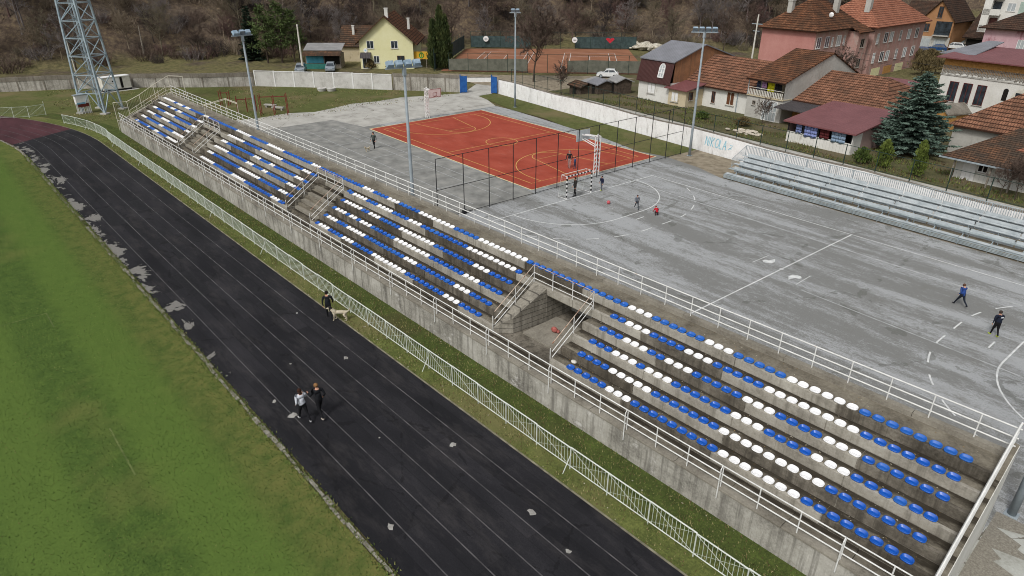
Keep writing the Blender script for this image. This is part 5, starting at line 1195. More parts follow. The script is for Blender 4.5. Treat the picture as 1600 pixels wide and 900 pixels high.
# yellow house
YA = R(52)
e = house('yellow_house', (-79.4, 20.2, 0), YA, 'pale yellow gabled house with red-brown roof beyond the boundary wall', 10.0, 13.5, 5.0, M['plyellow'], gable='y', rise=4.2)
rf = gable_roof(10, 13.5, 5.0, 4.2, 'y', .9, .7).build('roof', M['tilebrown'], e, recalc=False)
chimney(e, 5.3, 1.2, 8.8, 10.4, .6, M['plwhite']); chimney(e, 8.6, 6.5, 6.4, 8.3, .45, M['plwhite'])
for u in (1.4, 5.9): opening(e, 10, 11, 'F', u, 3.6, 1.3, 1.35)
opening(e, 10, 11, 'F', 2.5, 1.0, 1.05, 1.3); opening(e, 10, 11, 'F', 6.9, .9, 1.4, 1.4, fm=M['woodbrown']); opening(e, 10, 11, 'F', .35, 0, 1.5, 1.9, 'door', bars=1)
mb = MB(); slope(mb, (.1, -1.1, 2.0), (2.1, -1.1, 2.0), (2.1, -.02, 2.9), (.1, -.02, 2.9), .06); mb.build('awning', M['sheetdark'], e)
mb = MB(); mb.tube([(1.1, -.02, 3.25), (1.1, -.08, 3.25)], .4, 14); q = mb.build('house_sign', M['white'], e); mb = MB(); mb.tube([(1.1, -.085, 3.25), (1.1, -.09, 3.25)], .16, 10); mb.build('sign_mark', M['bluepaint'], q)
e = house('tiled_rear_house', (-90.6, 21.8, 0), YA, 'low house with patched red tile roof peeking left of the yellow house', 6, 7, 3.2, M['plbeige'], gable='x', rise=3.2); gable_roof(6, 7, 3.2, 3.2, 'x').build('roof', M['tileold'], e, recalc=False); chimney(e, 2.4, 2, 4.5, 6.5, .45, M['plwhite'])
e = empty('shed', (-85.4, 11.6, 0), YA, 'turquoise shed under a corrugated lean-to roof left of the yellow house', 'shed')
mb = MB(); mb.box(0, 6.6, 1.2, 4.5, -.1, 2.5); mb.build('wall', M['woodgrey'], e); mb = MB(); mb.box(.2, 3.4, 1.12, 1.18, .9, 2.2); mb.build('panel', mottled('turquoise_panel', '#3f8fa6', '#56a5b9', 2, .6), e)
mb = MB(); mb.box(.1, 4.4, -.1, -.05, 0, .95); mb.build('low_fence', mottled('green_sheet', '#2c6a62', '#3c7a70', 2, .6), e); mb = MB(); mb.box(3.6, 6.4, 1.13, 1.19, .7, 2.2); mb.build('opening', M['dark'], e)
mb = MB(); slope(mb, (-.3, -.2, 2.4), (6.9, -.2, 2.4), (6.9, 1.7, 3.05), (-.3, 1.7, 3.05), .08); mb.build('lower_roof', M['tileold'], e); mb = MB(); slope(mb, (-.3, 1.5, 3.2), (6.9, 1.5, 3.2), (6.9, 5.0, 4.1), (-.3, 5, 4.1), .08); mb.build('roof', M['corrug'], e)
e = empty('advertising_board', tuple(G(658, 106)), YA-.05, 'yellow board with a round green emblem beside the yellow house', 'sign')
mb = MB(); mb.box(-1.45, 1.45, -.06, .06, 1.6, 2.95); b = mb.build('board', mottled('board_yellow', '#c99a2c', '#d6a93a', 2, .6), e)
mb = MB(); mb.tube([(.2+.4*math.cos(a), -.075, 2.28+.44*math.sin(a)) for a in np.linspace(0, 6.283, 15)], .09, 5, False); mb.box(.1, .26, -.085, -.065, 2.0, 2.56); mb.build('emblem', mottled('emblem_green', '#2f8a3c', '#3d9a49', 3, .6), b)
for x in (-1.1, 1.1): mb = MB(); mb.bar((x, 0, 0), (x, 0, 1.6), .12); mb.build('leg', M['woodgrey'], e)
# shacks on the near side of the gravel road
for k, (x, y, rz, w_, d_, h, mt, lb) in enumerate(((-33.5, 33.6, -.5, 5.2, 3.6, 1.7, 'corrug', 'large shack with pale corrugated roof below the white hatchback'), (-33.2, 30.4, -.2, 3.0, 2.4, 1.5, 'tileold', 'low shack with rusty board roof nearest the white wall'), (-29.6, 30.9, -.3, 2.6, 2.4, 1.7, 'sheetgrey', 'small shack with shiny tin roof in the cluster of sheds'), (-27.3, 32.6, -.4, 2.6, 2.2, 1.9, 'corrug', 'narrow wooden shack with tin roof nearest the mansard house'))):
    z = yz(x, y); e = empty('shack', (x, y, z), rz, lb, 'shack', 'sheds behind the white wall'); mb = MB(); wallbox(mb, w_, d_, -1, h, 'x', .45); mb.build('wall', M['bark'], e); gable_roof(w_, d_, h, .45, 'x', .3, .25).build('roof', M[mt], e, recalc=False)
    mb = MB(); mb.box(w_*.3, w_*.62, -.04, -.01, 0, h-.2); mb.build('door', M['dark'], e)
# tennis court fences with wind screens
def screen(a, b, h, lab, mat, z0=.2, gaps=()):
    e = empty('tennis_fence', (0, 0, 0), 0, lab, 'fence', 'fences round the tennis courts'); a, b = Vector((*a, 0)), Vector((*b, 0)); n = max(2, int((b-a).length/3.4))
    for k in range(n+1): p = a.lerp(b, k/n); mb = MB(); mb.tube([p, p+Vector((0, 0, h+.9))], .05, 5); mb.build('post', M['darkgreen'], e)
    mb = MB(); mb.tube([a+Vector((0, 0, h+.9)), b+Vector((0, 0, h+.9))], .03, 4); mb.build('rail', M['darkgreen'], e)
    mb = MB(); d = (b-a)/n; nn = Vector((-d.y, d.x, 0)).normalized()*.02
    for k in range(n):
        if k in gaps: continue
        mb = MB(); p, q = a+d*k, a+d*(k+1); s = rnd.uniform(-.15, .1); mb.hexa([p-nn+Vector((0, 0, z0)), q-nn+Vector((0, 0, z0)), q+nn+Vector((0, 0, z0)), p+nn+Vector((0, 0, z0)), p-nn+Vector((0, 0, h+s)), q-nn+Vector((0, 0, h)), q+nn+Vector((0, 0, h)), p+nn+Vector((0, 0, h+s))]); mb.build('wind_screen', mat, e)
    return e
gsn = mottled('green_screen', '#303f3f', '#435352', 1.5, .8); gsn2 = mottled('grey_green_screen', '#58594f', '#6d6d62', 1.2, .85)
sc1 = screen(tp(0, 35), tp(38, 36.5), 2.7, 'long dark green wind screen with round emblems behind the clay courts', gsn, gaps=(4, 5, 6))
screen(tp(1.5, 0), tp(38, 0), 2.3, 'dull grey-green wind screen along the near side of the clay courts', gsn2, gaps=(4, 5))
screen(tp(-1.2, 0), tp(-1.2, 33), 3.0, 'tall green side screen of the clay courts beside the cypresses', gsn)
for u, mm, nm in ((3.6, M['white'], 'round_emblem'), (24, M['white'], 'round_emblem'), (32, mottled('emblem_red', '#a8222f', '#bb3340', 3, .6), 'heart_emblem')):
    p = Vector((*tp(u, 34.7), 2.1)); mb = MB()
    if nm == 'round_emblem': mb.tube([p, p-tv*.06], .62, 16)
    else:
        A = [(0, -.65), (.75, .25), (.55, .55), (.2, .5), (0, .25), (-.2, .5), (-.55, .55), (-.75, .25)]; mb.face([p+tu*a[0]*1.3-tv*.06+Vector((0, 0, a[1])) for a in A])
    mb.build(nm, mm, sc1)
    if nm == 'round_emblem': mb = MB(); mb.bar(p-tv*.075-tu*.3, p-tv*.075+tu*.3, .16); mb.build('emblem_mark', cloth('#8c98a0'), sc1)
# ------------------------------------------------------------------ cars
def car(loc, rz, paint, label, L=4.0, H=1.48, suv=False):
    e = empty('parked_car', loc, rz, label, 'car', 'cars parked beyond the walls'); W = .84
    lo = [(-L/2, .32), (-L/2+.02, .72), (-L/2+.25, .86), (-.62*L/2, .9), (.3*L/2, .95), (L/2-.05, .92), (L/2, .7), (L/2, .32)] ; x = L/2
    lo = [(-x, .3), (-x, .62), (-x+.3, .8), (-x+1.05, .9), (x-.25, .96), (x-.02, .85), (x, .3)]
    up = [(-x+.95, .88), (-x+1.65, H-.06), (-x+2.0, H), (x-.75, H-.02), (x-.2, .93)]
    mb = MB()
    def loft(pr, w0, w1, zm):
        n = len(pr); A = [(p[0], -(w0+(w1-w0)*max(0, (p[1]-zm))/(H-zm)), p[1]) for p in pr]; B = [(p[0], -q[1], p[1]) for p, q in zip(pr, A)]
        mb.face(A); mb.face(list(reversed(B)))
        for k in range(n): j = (k+1) % n; mb.face([A[j], A[k], B[k], B[j]])
    loft(lo, W, W, .9); loft(up, W-.03, W-.2, .88); bd = mb.build('body', paint, e)
    mb = MB(); s = lambda z: W-.03-.17*(z-.88)/(H-.88)+.012
    for sg in (-1, 1):
        for pr in ([(-x+1.12, .95), (-x+1.72, H-.12), (-x+2.05, H-.1), (-x+2.05, .97)], [(-x+2.15, .97), (-x+2.15, H-.1), (x-.85, H-.12), (x-.5, .99)]): mb.face([(p[0], sg*s(p[1]), p[1]) for p in pr])
    mb.face([(-x+1.0-.02, -.7, .93), (-x+1.0-.02, .7, .93), (-x+1.62-.02, .6, H-.1), (-x+1.62-.02, -.6, H-.1)]); mb.face([(x-.22, -.66, .98), (x-.22, .66, .98), (x-.66, .58, H-.1), (x-.66, -.58, H-.1)]); mb.build('windows', M['glass'], e)
    for sx in (-x+.75, x-.7):
        for sg in (-1, 1):
            mb = MB(); mb.tube([(sx, sg*(W-.2), .31), (sx, sg*(W+.01), .31)], .31, 14); wl_ = mb.build('wheel', M['black'], e); mb = MB(); mb.tube([(sx, sg*(W+.012), .31), (sx, sg*(W+.02), .31)], .19, 10); mb.build('rim', M['galv'], wl_)
    for sg in (-1, 1):
        mb = MB(); mb.box(-x-.01, -x+.12, sg*.6-.16, sg*.6+.16, .6, .74); mb.build('headlight', M['lampglass'], e); mb = MB(); mb.box(x-.1, x+.012, sg*.66-.12, sg*.66+.12, .68, .92); mb.build('tail_light', M['redsteel'], e)
pw = mottled('car_white', '#d0d2d2', '#dcdede', 2, .3, spec=.6); ps = mottled('car_silver', '#8f979e', '#a3abb1', 2, .3, metal=.3); pb = mottled('car_blue', '#17375f', '#234a7a', 2, .3, spec=.6); pg = mottled('car_green', '#2b4a42', '#3a5a50', 2, .3, spec=.6)
car(tuple(G(949, 121)), R(42), pw, 'white hatchback parked on the gravel by the clay courts', 3.8, 1.45)
car((-82.5, 9.6, 0), R(150), ps, 'silver car on the grass left of the turquoise shed'); car((-80.6, 14.6, 0), R(150), ps, 'grey-blue car in front of the turquoise shed')
car(tuple(G(1437, 84, .3)), R(15), pb, 'dark blue car nearest the orange house'); car(tuple(G(1462, 80, .3)), R(15), pb, 'lighter blue car behind the grassy bank', 4.1)
car(tuple(G(1490, 77, .3)), R(10), pw, 'white estate car in front of the dark barn', 4.4); car(tuple(G(1507, 73, .3)), R(10), pg, 'green car half hidden in front of the dark barn')
# ------------------------------------------------------------------ trees and undergrowth
class TM:                       # triangle/quad soup kept as triangles
    def __init__(s): s.V = []; s.F = []
    def seg(s, a, b, r0, r1, n):
        d = (b-a); L = d.length
        if L < 1e-6: return
        d /= L; u = Vector((0, 0, 1)) if abs(d.z) < .9 else Vector((1, 0, 0)); x = d.cross(u).normalized(); y = d.cross(x); i = len(s.V)
        for c, r in ((a, r0), (b, r1)):
            for k in range(n): t = 6.2832*k/n; s.V.append(c+(x*math.cos(t)+y*math.sin(t))*r)
        for k in range(n):
            q = (k+1) % n; s.F.append((i+k, i+q, i+n+q)); s.F.append((i+k, i+n+q, i+n+k))
    def sliver(s, a, b, w, rg):
        x = Vector((rg.uniform(-1, 1), rg.uniform(-1, 1), rg.uniform(-1, 1))).cross(b-a)
        if x.length < 1e-6: return
        x = x.normalized()*w/2; i = len(s.V); s.V += [a-x, a+x, b]; s.F.append((i, i+1, i+2))
    def leaf(s, c, d, w, l, rg):
        n = Vector((rg.gauss(0, 1), rg.gauss(0, 1), rg.gauss(0, 1)+.6)); x = d.cross(n)
        if x.length < 1e-6: return
        x = x.normalized()*w/2; i = len(s.V); s.V += [c-x, c+x, c+x*.5+d*l, c-x*.5+d*l]; s.F += [(i, i+1, i+2), (i, i+2, i+3)]
    def arr(s): return np.array([v[:] for v in s.V], np.float32).reshape(-1, 3), np.array(s.F, np.int32).reshape(-1, 3)
def bare(seed, h, spread=.36, tw=5, wide=1.0):
    rg = random.Random(seed); T, K = TM(), TM()
    def rv(s=1): return Vector((rg.gauss(0, s), rg.gauss(0, s), rg.gauss(0, s)))
    def twigs(a, d, L):
        for _ in range(tw):
            e = (d+rv(.55)+Vector((0, 0, .25))).normalized(); b = a+e*L*rg.uniform(.5, 1.1); K.sliver(a, b, .05*wide, rg)
            if rg.random() < .7: m_ = a.lerp(b, .5); K.sliver(m_, m_+(e+rv(.5)).normalized()*L*.5, .034*wide, rg)
    def limb(p, d, L, r, lev):
        n = 3; q = p
        for k in range(n):
            d = (d+rv(.16)+Vector((0, 0, .1))).normalized(); e = q+d*L/n
            ra, rb = r*(1-k/n*.75), r*(1-(k+1)/n*.75)
            (T if lev == 0 else K).seg(q, e, ra, rb, 3)
            if lev < 2:
                for _ in range(2):
                    if rg.random() < .85: limb(e, (d+rv(.6)).normalized(), L*rg.uniform(.35, .55), rb*.6, lev+1)
            else: twigs(e, d, L*.55)
            q = e
        twigs(q, d, L*.5)
    q = Vector((0, 0, -.4)); d = Vector((0, 0, 1)); r = h*.016; n = 7
    for k in range(n):
        d = (d+Vector((rg.gauss(0, .07), rg.gauss(0, .07), .12))).normalized(); e = q+d*(h*.72+.4)/n; T.seg(q, e, r*(1-k/n*.8)*(1.4 if k == 0 else 1), r*(1-(k+1)/n*.8), 6)
        if k >= 2:
            a0 = rg.random()*6.28
            for j in range(3):
                a = a0+j*2.1+rg.uniform(-.4, .4); limb(e, Vector((math.cos(a), math.sin(a), rg.uniform(.5, 1.2))).normalized(), h*spread*rg.uniform(.7, 1.1)*(1.15-k/n*.5), r*.5, 0)
        q = e
    limb(q, d, h*.28, r*.3, 0)
    return T.arr(), K.arr()
def bush(seed, h, w_, n=130):
    rg = random.Random(seed); K = TM()
    for _ in range(n):
        a = rg.random()*6.28; rr = rg.random()**.5*w_*.4; p = Vector((rr*math.cos(a), rr*math.sin(a), -.1)); d = Vector((rg.gauss(0, .4)+math.cos(a)*.35, rg.gauss(0, .4)+math.sin(a)*.35, 1)).normalized(); L = h*rg.uniform(.5, 1)
        b = p+d*L; K.sliver(p, b, .08, rg)
        for _ in range(4): m_ = p.lerp(b, rg.uniform(.35, .95)); K.sliver(m_, m_+(d+Vector((rg.gauss(0, .6), rg.gauss(0, .6), rg.gauss(0, .4)))).normalized()*h*.35, .05, rg)
    return K.arr()
BT = [bare(11+k, 10, .34+.03*(k % 3), 3) for k in range(5)]
BU = [bush(50+k, 2.4, 3.6, 90) for k in range(5)]
# wooded hillside: one mass of bare trees and brush on the slope
def scatter(n, dmin, dmax, seed, xr=(-190, 0), yr=(-110, 215)):
    r_ = np.random.RandomState(seed); out = []
    while len(out) < n:
        x = r_.uniform(*xr, 4000); y = r_.uniform(*yr, 4000); h, d = hill_h(x, y); k = (d > dmin) & (d < dmax); out += list(zip(x[k], y[k], h[k]))
    return out[:n], r_
def mass(name, protos, pts, r_, smin, smax, label, cat):
    Vs, Fs, Ms = [], [], []; off = 0
    for (x, y, z) in pts:
        v, f = protos[r_.randint(len(protos))]; s = r_.uniform(smin, smax); a = r_.uniform(0, 6.28); c, q = math.cos(a)*s, math.sin(a)*s
        w_ = np.stack([v[:, 0]*c-v[:, 1]*q+x, v[:, 0]*q+v[:, 1]*c+y, v[:, 2]*s*r_.uniform(.85, 1.15)+z-.1], -1)
        Vs.append(w_); Fs.append(f+off); off += len(v); Ms.append(np.full(len(f), r_.choice(6, p=[.27, .2, .15, .12, .16, .1])))
    o = link(name, rawmesh(name, np.concatenate(Vs), np.concatenate(Fs), M['twig'], np.concatenate(Ms)))
    return tag(o, label, cat, kind='stuff')
pts, r_ = scatter(620, 5, 66, 3)
mass('bare_woodland', [(np.concatenate([t[0], k[0]]), np.concatenate([t[1], k[1]+len(t[0])])) for t, k in BT], pts, r_, .6, 1.25, 'bare brown woodland covering the hillside behind the stadium', 'woodland')
pts, r_ = scatter(900, .5, 46, 5); mass('brushwood', BU, pts, r_, .5, 1.5, 'leafless brown scrub and brambles along the foot of the wooded hill', 'scrub')
# single bare trees that stand out
def tree_obj(name, loc, label, tr, cr, tm, cm, s=1, a=0, group=None, cat='tree'):
    e = empty(name, loc, a, label, cat, group); e.scale = (s, s, s)
    link('trunk', tr, e) if tr else None
    link('crown', cr, e); return e
TMESH = [[(rawmesh('trunk', t[0], t[1], M['bark']), rawmesh('crown', k[0], k[1], M['twig'][c])) for c in (0, 1, 3)] for t, k in BT[:4]]
b2 = bare(77, 9, .46, 7, 1.0); rt_, rk_ = rawmesh('trunk', *b2[0], M['bark']), rawmesh('crown', *b2[1], M['twig'][0])
tree_obj('bare_tree', tuple(G(834, 128)), 'large spreading bare tree beside the gravel road right of the slim floodlight pole', rt_, rk_, 0, 0, 1.25)
tree_obj('bare_tree', (-33.6, 29.2, .8), 'small bare tree leaning over the shacks behind the white wall', rt_, rk_, 0, 0, .45, 2)
tree_obj('bare_tree', (-1.5, 30.6, 1.7), 'low bare bush in the yard at the corner of the balcony house', rt_, rk_, 0, 0, .3, 1)
tree_obj('bare_tree', (-9, 64, 1), 'bare tangled tree between the pink apartments and the spruce', rt_, rk_, 0, 0, .62, 3)
for kx, (px, py, s_) in enumerate(((1562, 306, .3), (1585, 312, .34))): tree_obj('bare_tree', tuple(G(px, py, 1.72)), ('left' if kx == 0 else 'right')+' tangled leafless shrub in front of the annex at the right edge', rt_, rk_, 0, 0, s_, kx*2)
edge = [((-100.5, 17), 'behind the three tall pines'), ((-98, 26), 'directly behind the yellow house'), ((-98.5, 38), 'right of the yellow house roof'), ((-95.5, 52), 'above the cypresses'),
        ((-91.5, 58), 'behind the left end of the tennis screen'), ((-86, 67), 'behind the middle of the tennis screen'), ((-79, 76), 'behind the red heart emblem'), ((-71, 84), 'at the right end of the tennis courts'),
        ((-62, 90), 'behind the mansard house roof'), ((-52, 96), 'left of the pink apartment house'), ((-111, -22), 'above the white generator'), ((-113, -42), 'left of the lattice tower'), ((-110, 0), 'behind the far floodlight pole')]
for k, ((x, y), wh) in enumerate(edge):
    tr, cr = TMESH[k % 4][k % 3]; z = float(hill_h(np.array([x]), np.array([y]))[0][0])
    tree_obj('bare_tree', (x, y, z-.1), 'bare tree at the forest edge '+wh, tr, cr, 0, 0, .85+.08*(k % 4), k*1.1, 'bare trees along the forest edge')
e = empty('dead_tree', tuple(G(243, 82)), 0, 'pale broken dead trunk standing alone before the dark woodland', 'tree'); mb = MB(); mb.tube([(0, 0, -.2), (.1, 0, 2), (0, .1, 5.2)], [.22, .17, .06], 7); mb.build('trunk', M['woodgrey'], e); e.location = (-116, -9, 1.5)
# conifers
def conifer(seed, h, r, n=34, droop=.25, dens=1.0, lw=.16, ll=.4, base=.08, up=.0):
    rg = random.Random(seed); T, K = TM(), TM(); T.seg(Vector((0, 0, -.3)), Vector((0, 0, h*.5)), h*.022, h*.015, 7); T.seg(Vector((0, 0, h*.5)), Vector((0, 0, h*.98)), h*.015, .02, 6)
    for i in range(n):
        f = i/(n-1); z = h*(base+(1-base)*f); R_ = r*(1-f)**(.7 if seed == 5 else .85)*(.75+.35*rg.random())+.12; nb = max(4, int((9 if f < .7 else 6)))
        a0 = rg.random()*6.28
        for j in range(nb):
            a = a0+6.283*j/nb+rg.uniform(-.3, .3); L = R_*rg.uniform(.72, 1.12); d = Vector((math.cos(a), math.sin(a), -droop*(1-f*.8)+up)).normalized(); p = Vector((0, 0, z+rg.uniform(-.15, .15))); T.seg(p, p+d*L*.8, .025, .008, 3)
            m = max(3, int(L*9*dens))
            for q in range(m):
                g = (q+.6)/m
                if g < .18: continue
                c = p+d*L*g+Vector((0, 0, .14*g*g*L)); side = Vector((-d.y, d.x, 0))*rg.choice((-1, 1))
                for _ in range(2):
                    e = (d*.7+side*rg.uniform(.2, 1.1)+Vector((0, 0, rg.uniform(-.35, .3)))).normalized(); K.leaf(c+side*rg.uniform(0, .12), e, lw*rg.uniform(.7, 1.3), ll*rg.uniform(.6, 1.2)*(1.1-.5*g), rg); side = -side
    return T.arr(), K.arr()
t, k = conifer(5, 7.5, 3.9, 42, .1, 2.4, .13, .42); tree_obj('spruce', (14.4, 30.8, 1.7), 'big blue-green spruce between the red sheet roof and the old tiled roof', rawmesh('trunk', *t, M['bark']), rawmesh('crown', *k, M['spruce']), 0, 0)
t, k = conifer(6, 10.5, 2.6, 30, .1, .9, .22, .7, .02); ck = rawmesh('crown', *k, M['conifer']); ct = rawmesh('trunk', *t, M['bark'])
tree_obj('dark_conifer', (-103.5, 8.4, 0), 'dark narrow conifer left of the three pines', ct, ck, 0, 0, .95)
def pine(seed, h):
    rg = random.Random(seed); T, K = TM(), TM(); T.seg(Vector((0, 0, -.2)), Vector((.2, 0, h*.55)), .19, .14, 7); T.seg(Vector((.2, 0, h*.55)), Vector((.1, .1, h*.95)), .14, .04, 6)
    for i in range(75):
        f = rg.uniform(.24, 1); z = h*f; rr = (h*.27)*math.sin(min(1, (1.06-f)*1.6)*1.5)*rg.uniform(.35, 1); a = rg.random()*6.28; c = Vector((rr*math.cos(a), rr*math.sin(a), z+rr*.2)); T.seg(Vector((.15, .05, z-.4)), c, .04, .01, 3)
        for _ in range(26):
            d = Vector((rg.gauss(0, 1), rg.gauss(0, 1), rg.gauss(0, .7)+.3)).normalized(); K.leaf(c+d*rg.random()*.7, d, .16, .42, rg)
    return T.arr(), K.arr()
for kx, (x, y, s, wh) in enumerate(((-97.5, 9.2, 1.0, 'left'), (-96.2, 11.6, 1.05, 'middle'), (-95.4, 13.8, .92, 'right'))):
    t, k = pine(20+kx, 10.2); tree_obj('pine_tree', (x, y, 0), wh+' one of the three tall green pines near the pale utility pole', rawmesh('trunk', *t, M['bark']), rawmesh('crown', *k, M['pine']), 0, 0, s, kx, 'three pines beyond the wall')
def column(seed, h, r, n, lw, ll):
    rg = random.Random(seed); K = TM()
    for _ in range(n):
        f = rg.random(); a = rg.random()*6.28; rr = r*(min(1, f*5+.5))*(1-f**2.2)**.6*rg.uniform(.45, 1.06)*(.8+.3*math.sin(3*a+f*9+seed)+.16*math.sin(7*a-f*15)); K.leaf(Vector((rr*math.cos(a), rr*math.sin(a), .15+f*h)), Vector((math.cos(a)*.35+rg.gauss(0, .25), math.sin(a)*.35+rg.gauss(0, .25), 1)).normalized(), lw*rg.uniform(.6, 1.3), ll*rg.uniform(.6, 1.3), rg)
    T = TM(); T.seg(Vector((0, 0, -.2)), Vector((0, 0, h*.8)), .12, .03, 6); return T.arr(), K.arr()
for kx, (px, h, wh) in enumerate(((679, 8.2, 'left'), (690, 10.5, 'tallest'), (698, 9.0, 'right'))):
    t, k = column(30+kx, h, 1.15, 2600, .2, .55); q = G(px, 108); tree_obj('cypress', tuple(q), wh+' dark columnar cypress between the yellow board and the clay courts', rawmesh('trunk', *t, M['bark']), rawmesh('crown', *k, M['cypress']), 0, 0, 1, 0, 'cypresses by the clay courts')
for kx, (px, py, h, r, mt, lb) in enumerate(((1378, 262, 2.3, .75, 'ivy', 'left yellow-green shrub in the yard behind the silver bleachers'), (1431, 276, 2.9, .62, 'ivy', 'tall yellow-green ivy column in front of the spruce'), (1345, 255, 1.2, .8, 'shrub', 'low green shrub near the red roofed building corner'), (1160, 197, .7, .9, 'bramble', 'dry brown bush in the grass behind the graffiti'), (1097, 186, .6, .8, 'shrub', 'low green bush on the lawn before the low white house'))):
    t, k = column(40+kx, h, r, 1100, .13, .2); tree_obj('shrub', tuple(G(px, py, 1.72)), lb, rawmesh('stem', *t, M['bark']), rawmesh('foliage', *k, M[mt]), 0, 0, cat='shrub').children[0].name = 'stem'
for kx, (px, py, h, r, lb) in enumerate(((1428, 98, 2.2, 2.6, 'dry brown thicket below the blue cars at the corner of the pink apartments'), (1452, 96, 1.9, 2.4, 'dry yellowish thicket on the bank right below the lighter blue car'), (1440, 112, 2.6, 2.2, 'tall dry bush between the pink apartments and the top of the spruce'), (1462, 110, 1.6, 2.0, 'low brown bush left of the white arched house'))):
    t, k = column(80+kx, h, r, 1500, .16, .4); tree_obj('shrub', tuple(G(px, py, .6)), lb, rawmesh('stem', *t, M['bark']), rawmesh('foliage', *k, M['bramble']), 0, 0, cat='shrub', group='dry bushes on the bank')
for kx, (x, y, s, lb) in enumerate(((-78.2, 21.6, 1, 'clipped brown hedge clump left of the yellow house door'), (-76.6, 25.0, 1.1, 'brown hedge clump under the yellow house windows'), (-75.6, 28.3, 1.3, 'dark green bush at the right corner of the yellow house'))):
    t, k = column(60+kx, 1.3*s, 1.1, 900, .18, .25); tree_obj('shrub', (x, y, 0), lb, rawmesh('stem', *t, M['bark']), rawmesh('foliage', *k, M['conifer' if kx == 2 else 'bramble']), 0, 0, cat='shrub', group='bushes by the yellow house')
# grass blades and fallen leaves on the verge below the stand, in the yards and on the lawn
def blades(name, n, place, hmin, hmax, mats, label, cat, seed, w_=.03):
    r_ = np.random.RandomState(seed); P = np.array(place(r_, n), np.float32); n = len(P); a = r_.uniform(0, 6.28, n); h = r_.uniform(hmin, hmax, n); ln = r_.uniform(-.6, .6, (n, 2))*h[:, None]
    dx = np.stack([np.cos(a), np.sin(a), 0*a], -1)*w_; V = np.stack([P-dx, P+dx, P+np.concatenate([ln, h[:, None]], 1)], 1).reshape(-1, 3); F = np.arange(3*n).reshape(n, 3)
    return tag(link(name, rawmesh(name, V, F, mats, r_.randint(0, len(mats), n))), label, cat, kind='stuff')
def pl_verge(r_, n):
    s = r_.uniform(-48, 40, n); t = r_.uniform(-3.0, -.02, n); k = r_.rand(n) < .35+.65*(np.sin(s*1.7+3*np.sin(t*2+s*.3))*.5+.5); s, t = s[k], t[k]
    return np.stack([OX+s*ca-t*sa, OY+s*sa+t*ca, 0*s+.01], -1)
gl = [mottled('blade_'+n, a, bb, 2, .9) for n, a, bb in (('green', '#46552a', '#5e6c33'), ('olive', '#62663a', '#7b7d48'), ('straw', '#8a8258', '#a0966c'), ('brown', '#54452f', '#6a573d'))]
blades('verge_blades', 42000, pl_verge, .03, .12, gl, 'rough grass, straw and dead leaves on the strip between track and stand', 'grass', 3, .02)
def pl_pitch(r_, n):
    t = -10.7-34*r_.uniform(0, 1, n)**1.4; s = r_.uniform(-45, 34, n); return np.stack([OX+s*ca-t*sa, OY+s*sa+t*ca, 0*s+.012], -1)
pg_ = [mottled('pitch_blade_'+n, a, bb, 2, .9) for n, a, bb in (('dark', '#384b22', '#445828'), ('mid', '#4a5f2a', '#576d31'), ('light', '#607239', '#707f42'), ('dry', '#6c7040', '#7f8050'))]
blades('pitch_blades', 110000, pl_pitch, .025, .06, pg_[:3]+pg_[:2]+pg_[1:], 'short grass blades covering the football pitch', 'grass', 11, .022)
def pl_edge(r_, n):
    s = r_.uniform(-47, 34, n); t = -10.5+r_.normal(0, .11, n); return np.stack([OX+s*ca-t*sa, OY+s*sa+t*ca, 0*s+.012], -1)
blades('kerb_grass', 9000, pl_edge, .05, .13, pg_[1:]+pg_[2:], 'straggling grass growing over the kerb of the track', 'grass', 12, .03)
def pl_yard(r_, n):
    x = r_.uniform(-24, 34, n); y = WY0+(x-WX0)*WSL+r_.uniform(2.4, 10, n); k = (np.sin(x*.9+2*np.sin(y*.8))+np.sin(y*1.7)) > -.1; x, y = x[k], y[k]; return np.stack([x, y, np.array([yz(a, b)+.01 for a, b in zip(x, y)])], -1)
blades('yard_weeds', 14000, pl_yard, .08, .3, [gl[0], gl[1], gl[3]], 'straggly weeds and dry grass in the yards behind the white wall', 'weeds', 4, .045)
def pl_lawn(r_, n):
    x = r_.uniform(-92, -46, n); y = r_.uniform(-30, 20, n); k = (y < 7+(x+63)*1.0-1) & (y > -12-(x+50)*.2) | ((y < -19) & (x < -54) & (x > -88)); x, y = x[k], y[k]; k = np.sin(x*.5+2*np.sin(y*.4)) > -.3; return np.stack([x[k], y[k], 0*x[k]], -1)
blades('lawn_tufts', 16000, pl_lawn, .04, .16, gl, 'uneven tufts of rough grass on the lawn before the far wall', 'grass', 6, .06)
rg = random.Random(9)
mb = MB()
for _ in range(160):
    s, t = rg.uniform(-40, 36), rg.choice((rg.uniform(-1.9, -.1), rg.uniform(-3, -2.3))); r = rg.uniform(.015, .06); p = ST(s, t, .03+rg.random()*.03); a = rg.random()*6.28; mb.face([p+Vector((r*math.cos(a+k*1.57), r*.7*math.sin(a+k*1.57), rg.uniform(-.01, .02))) for k in range(4)])
for _ in range(2600):
    b = rg.choice(BL); s = rg.uniform(-50, 36); k = rg.randint(1, 6); t = rowt(k)+rg.uniform(.42, .72 if k < 6 else 1.2); r = rg.uniform(.012, .035); p = ST(s, t, rowz(k)+.006)
    if any(a < s < b_ for a, b_ in PASS) and k < 5: continue
    a = rg.random()*6.28; mb.cur = rg.randint(0, 2); mb.face([p+Vector((r*math.cos(a+q*1.57), r*.7*math.sin(a+q*1.57), rg.uniform(0, .01))) for q in range(4)])
tag(mb.build('fallen_leaves', [mottled('leaf_pale', '#a19a86', '#c0b9a6', 5, .9), mottled('leaf_tan', '#7d6744', '#977e56', 5, .9), mottled('leaf_brown', '#4a3826', '#5f4932', 5, .9)], recalc=False), 'scattered dead leaves and litter on the steps and along the verge', 'litter', kind='stuff')
e = MB()
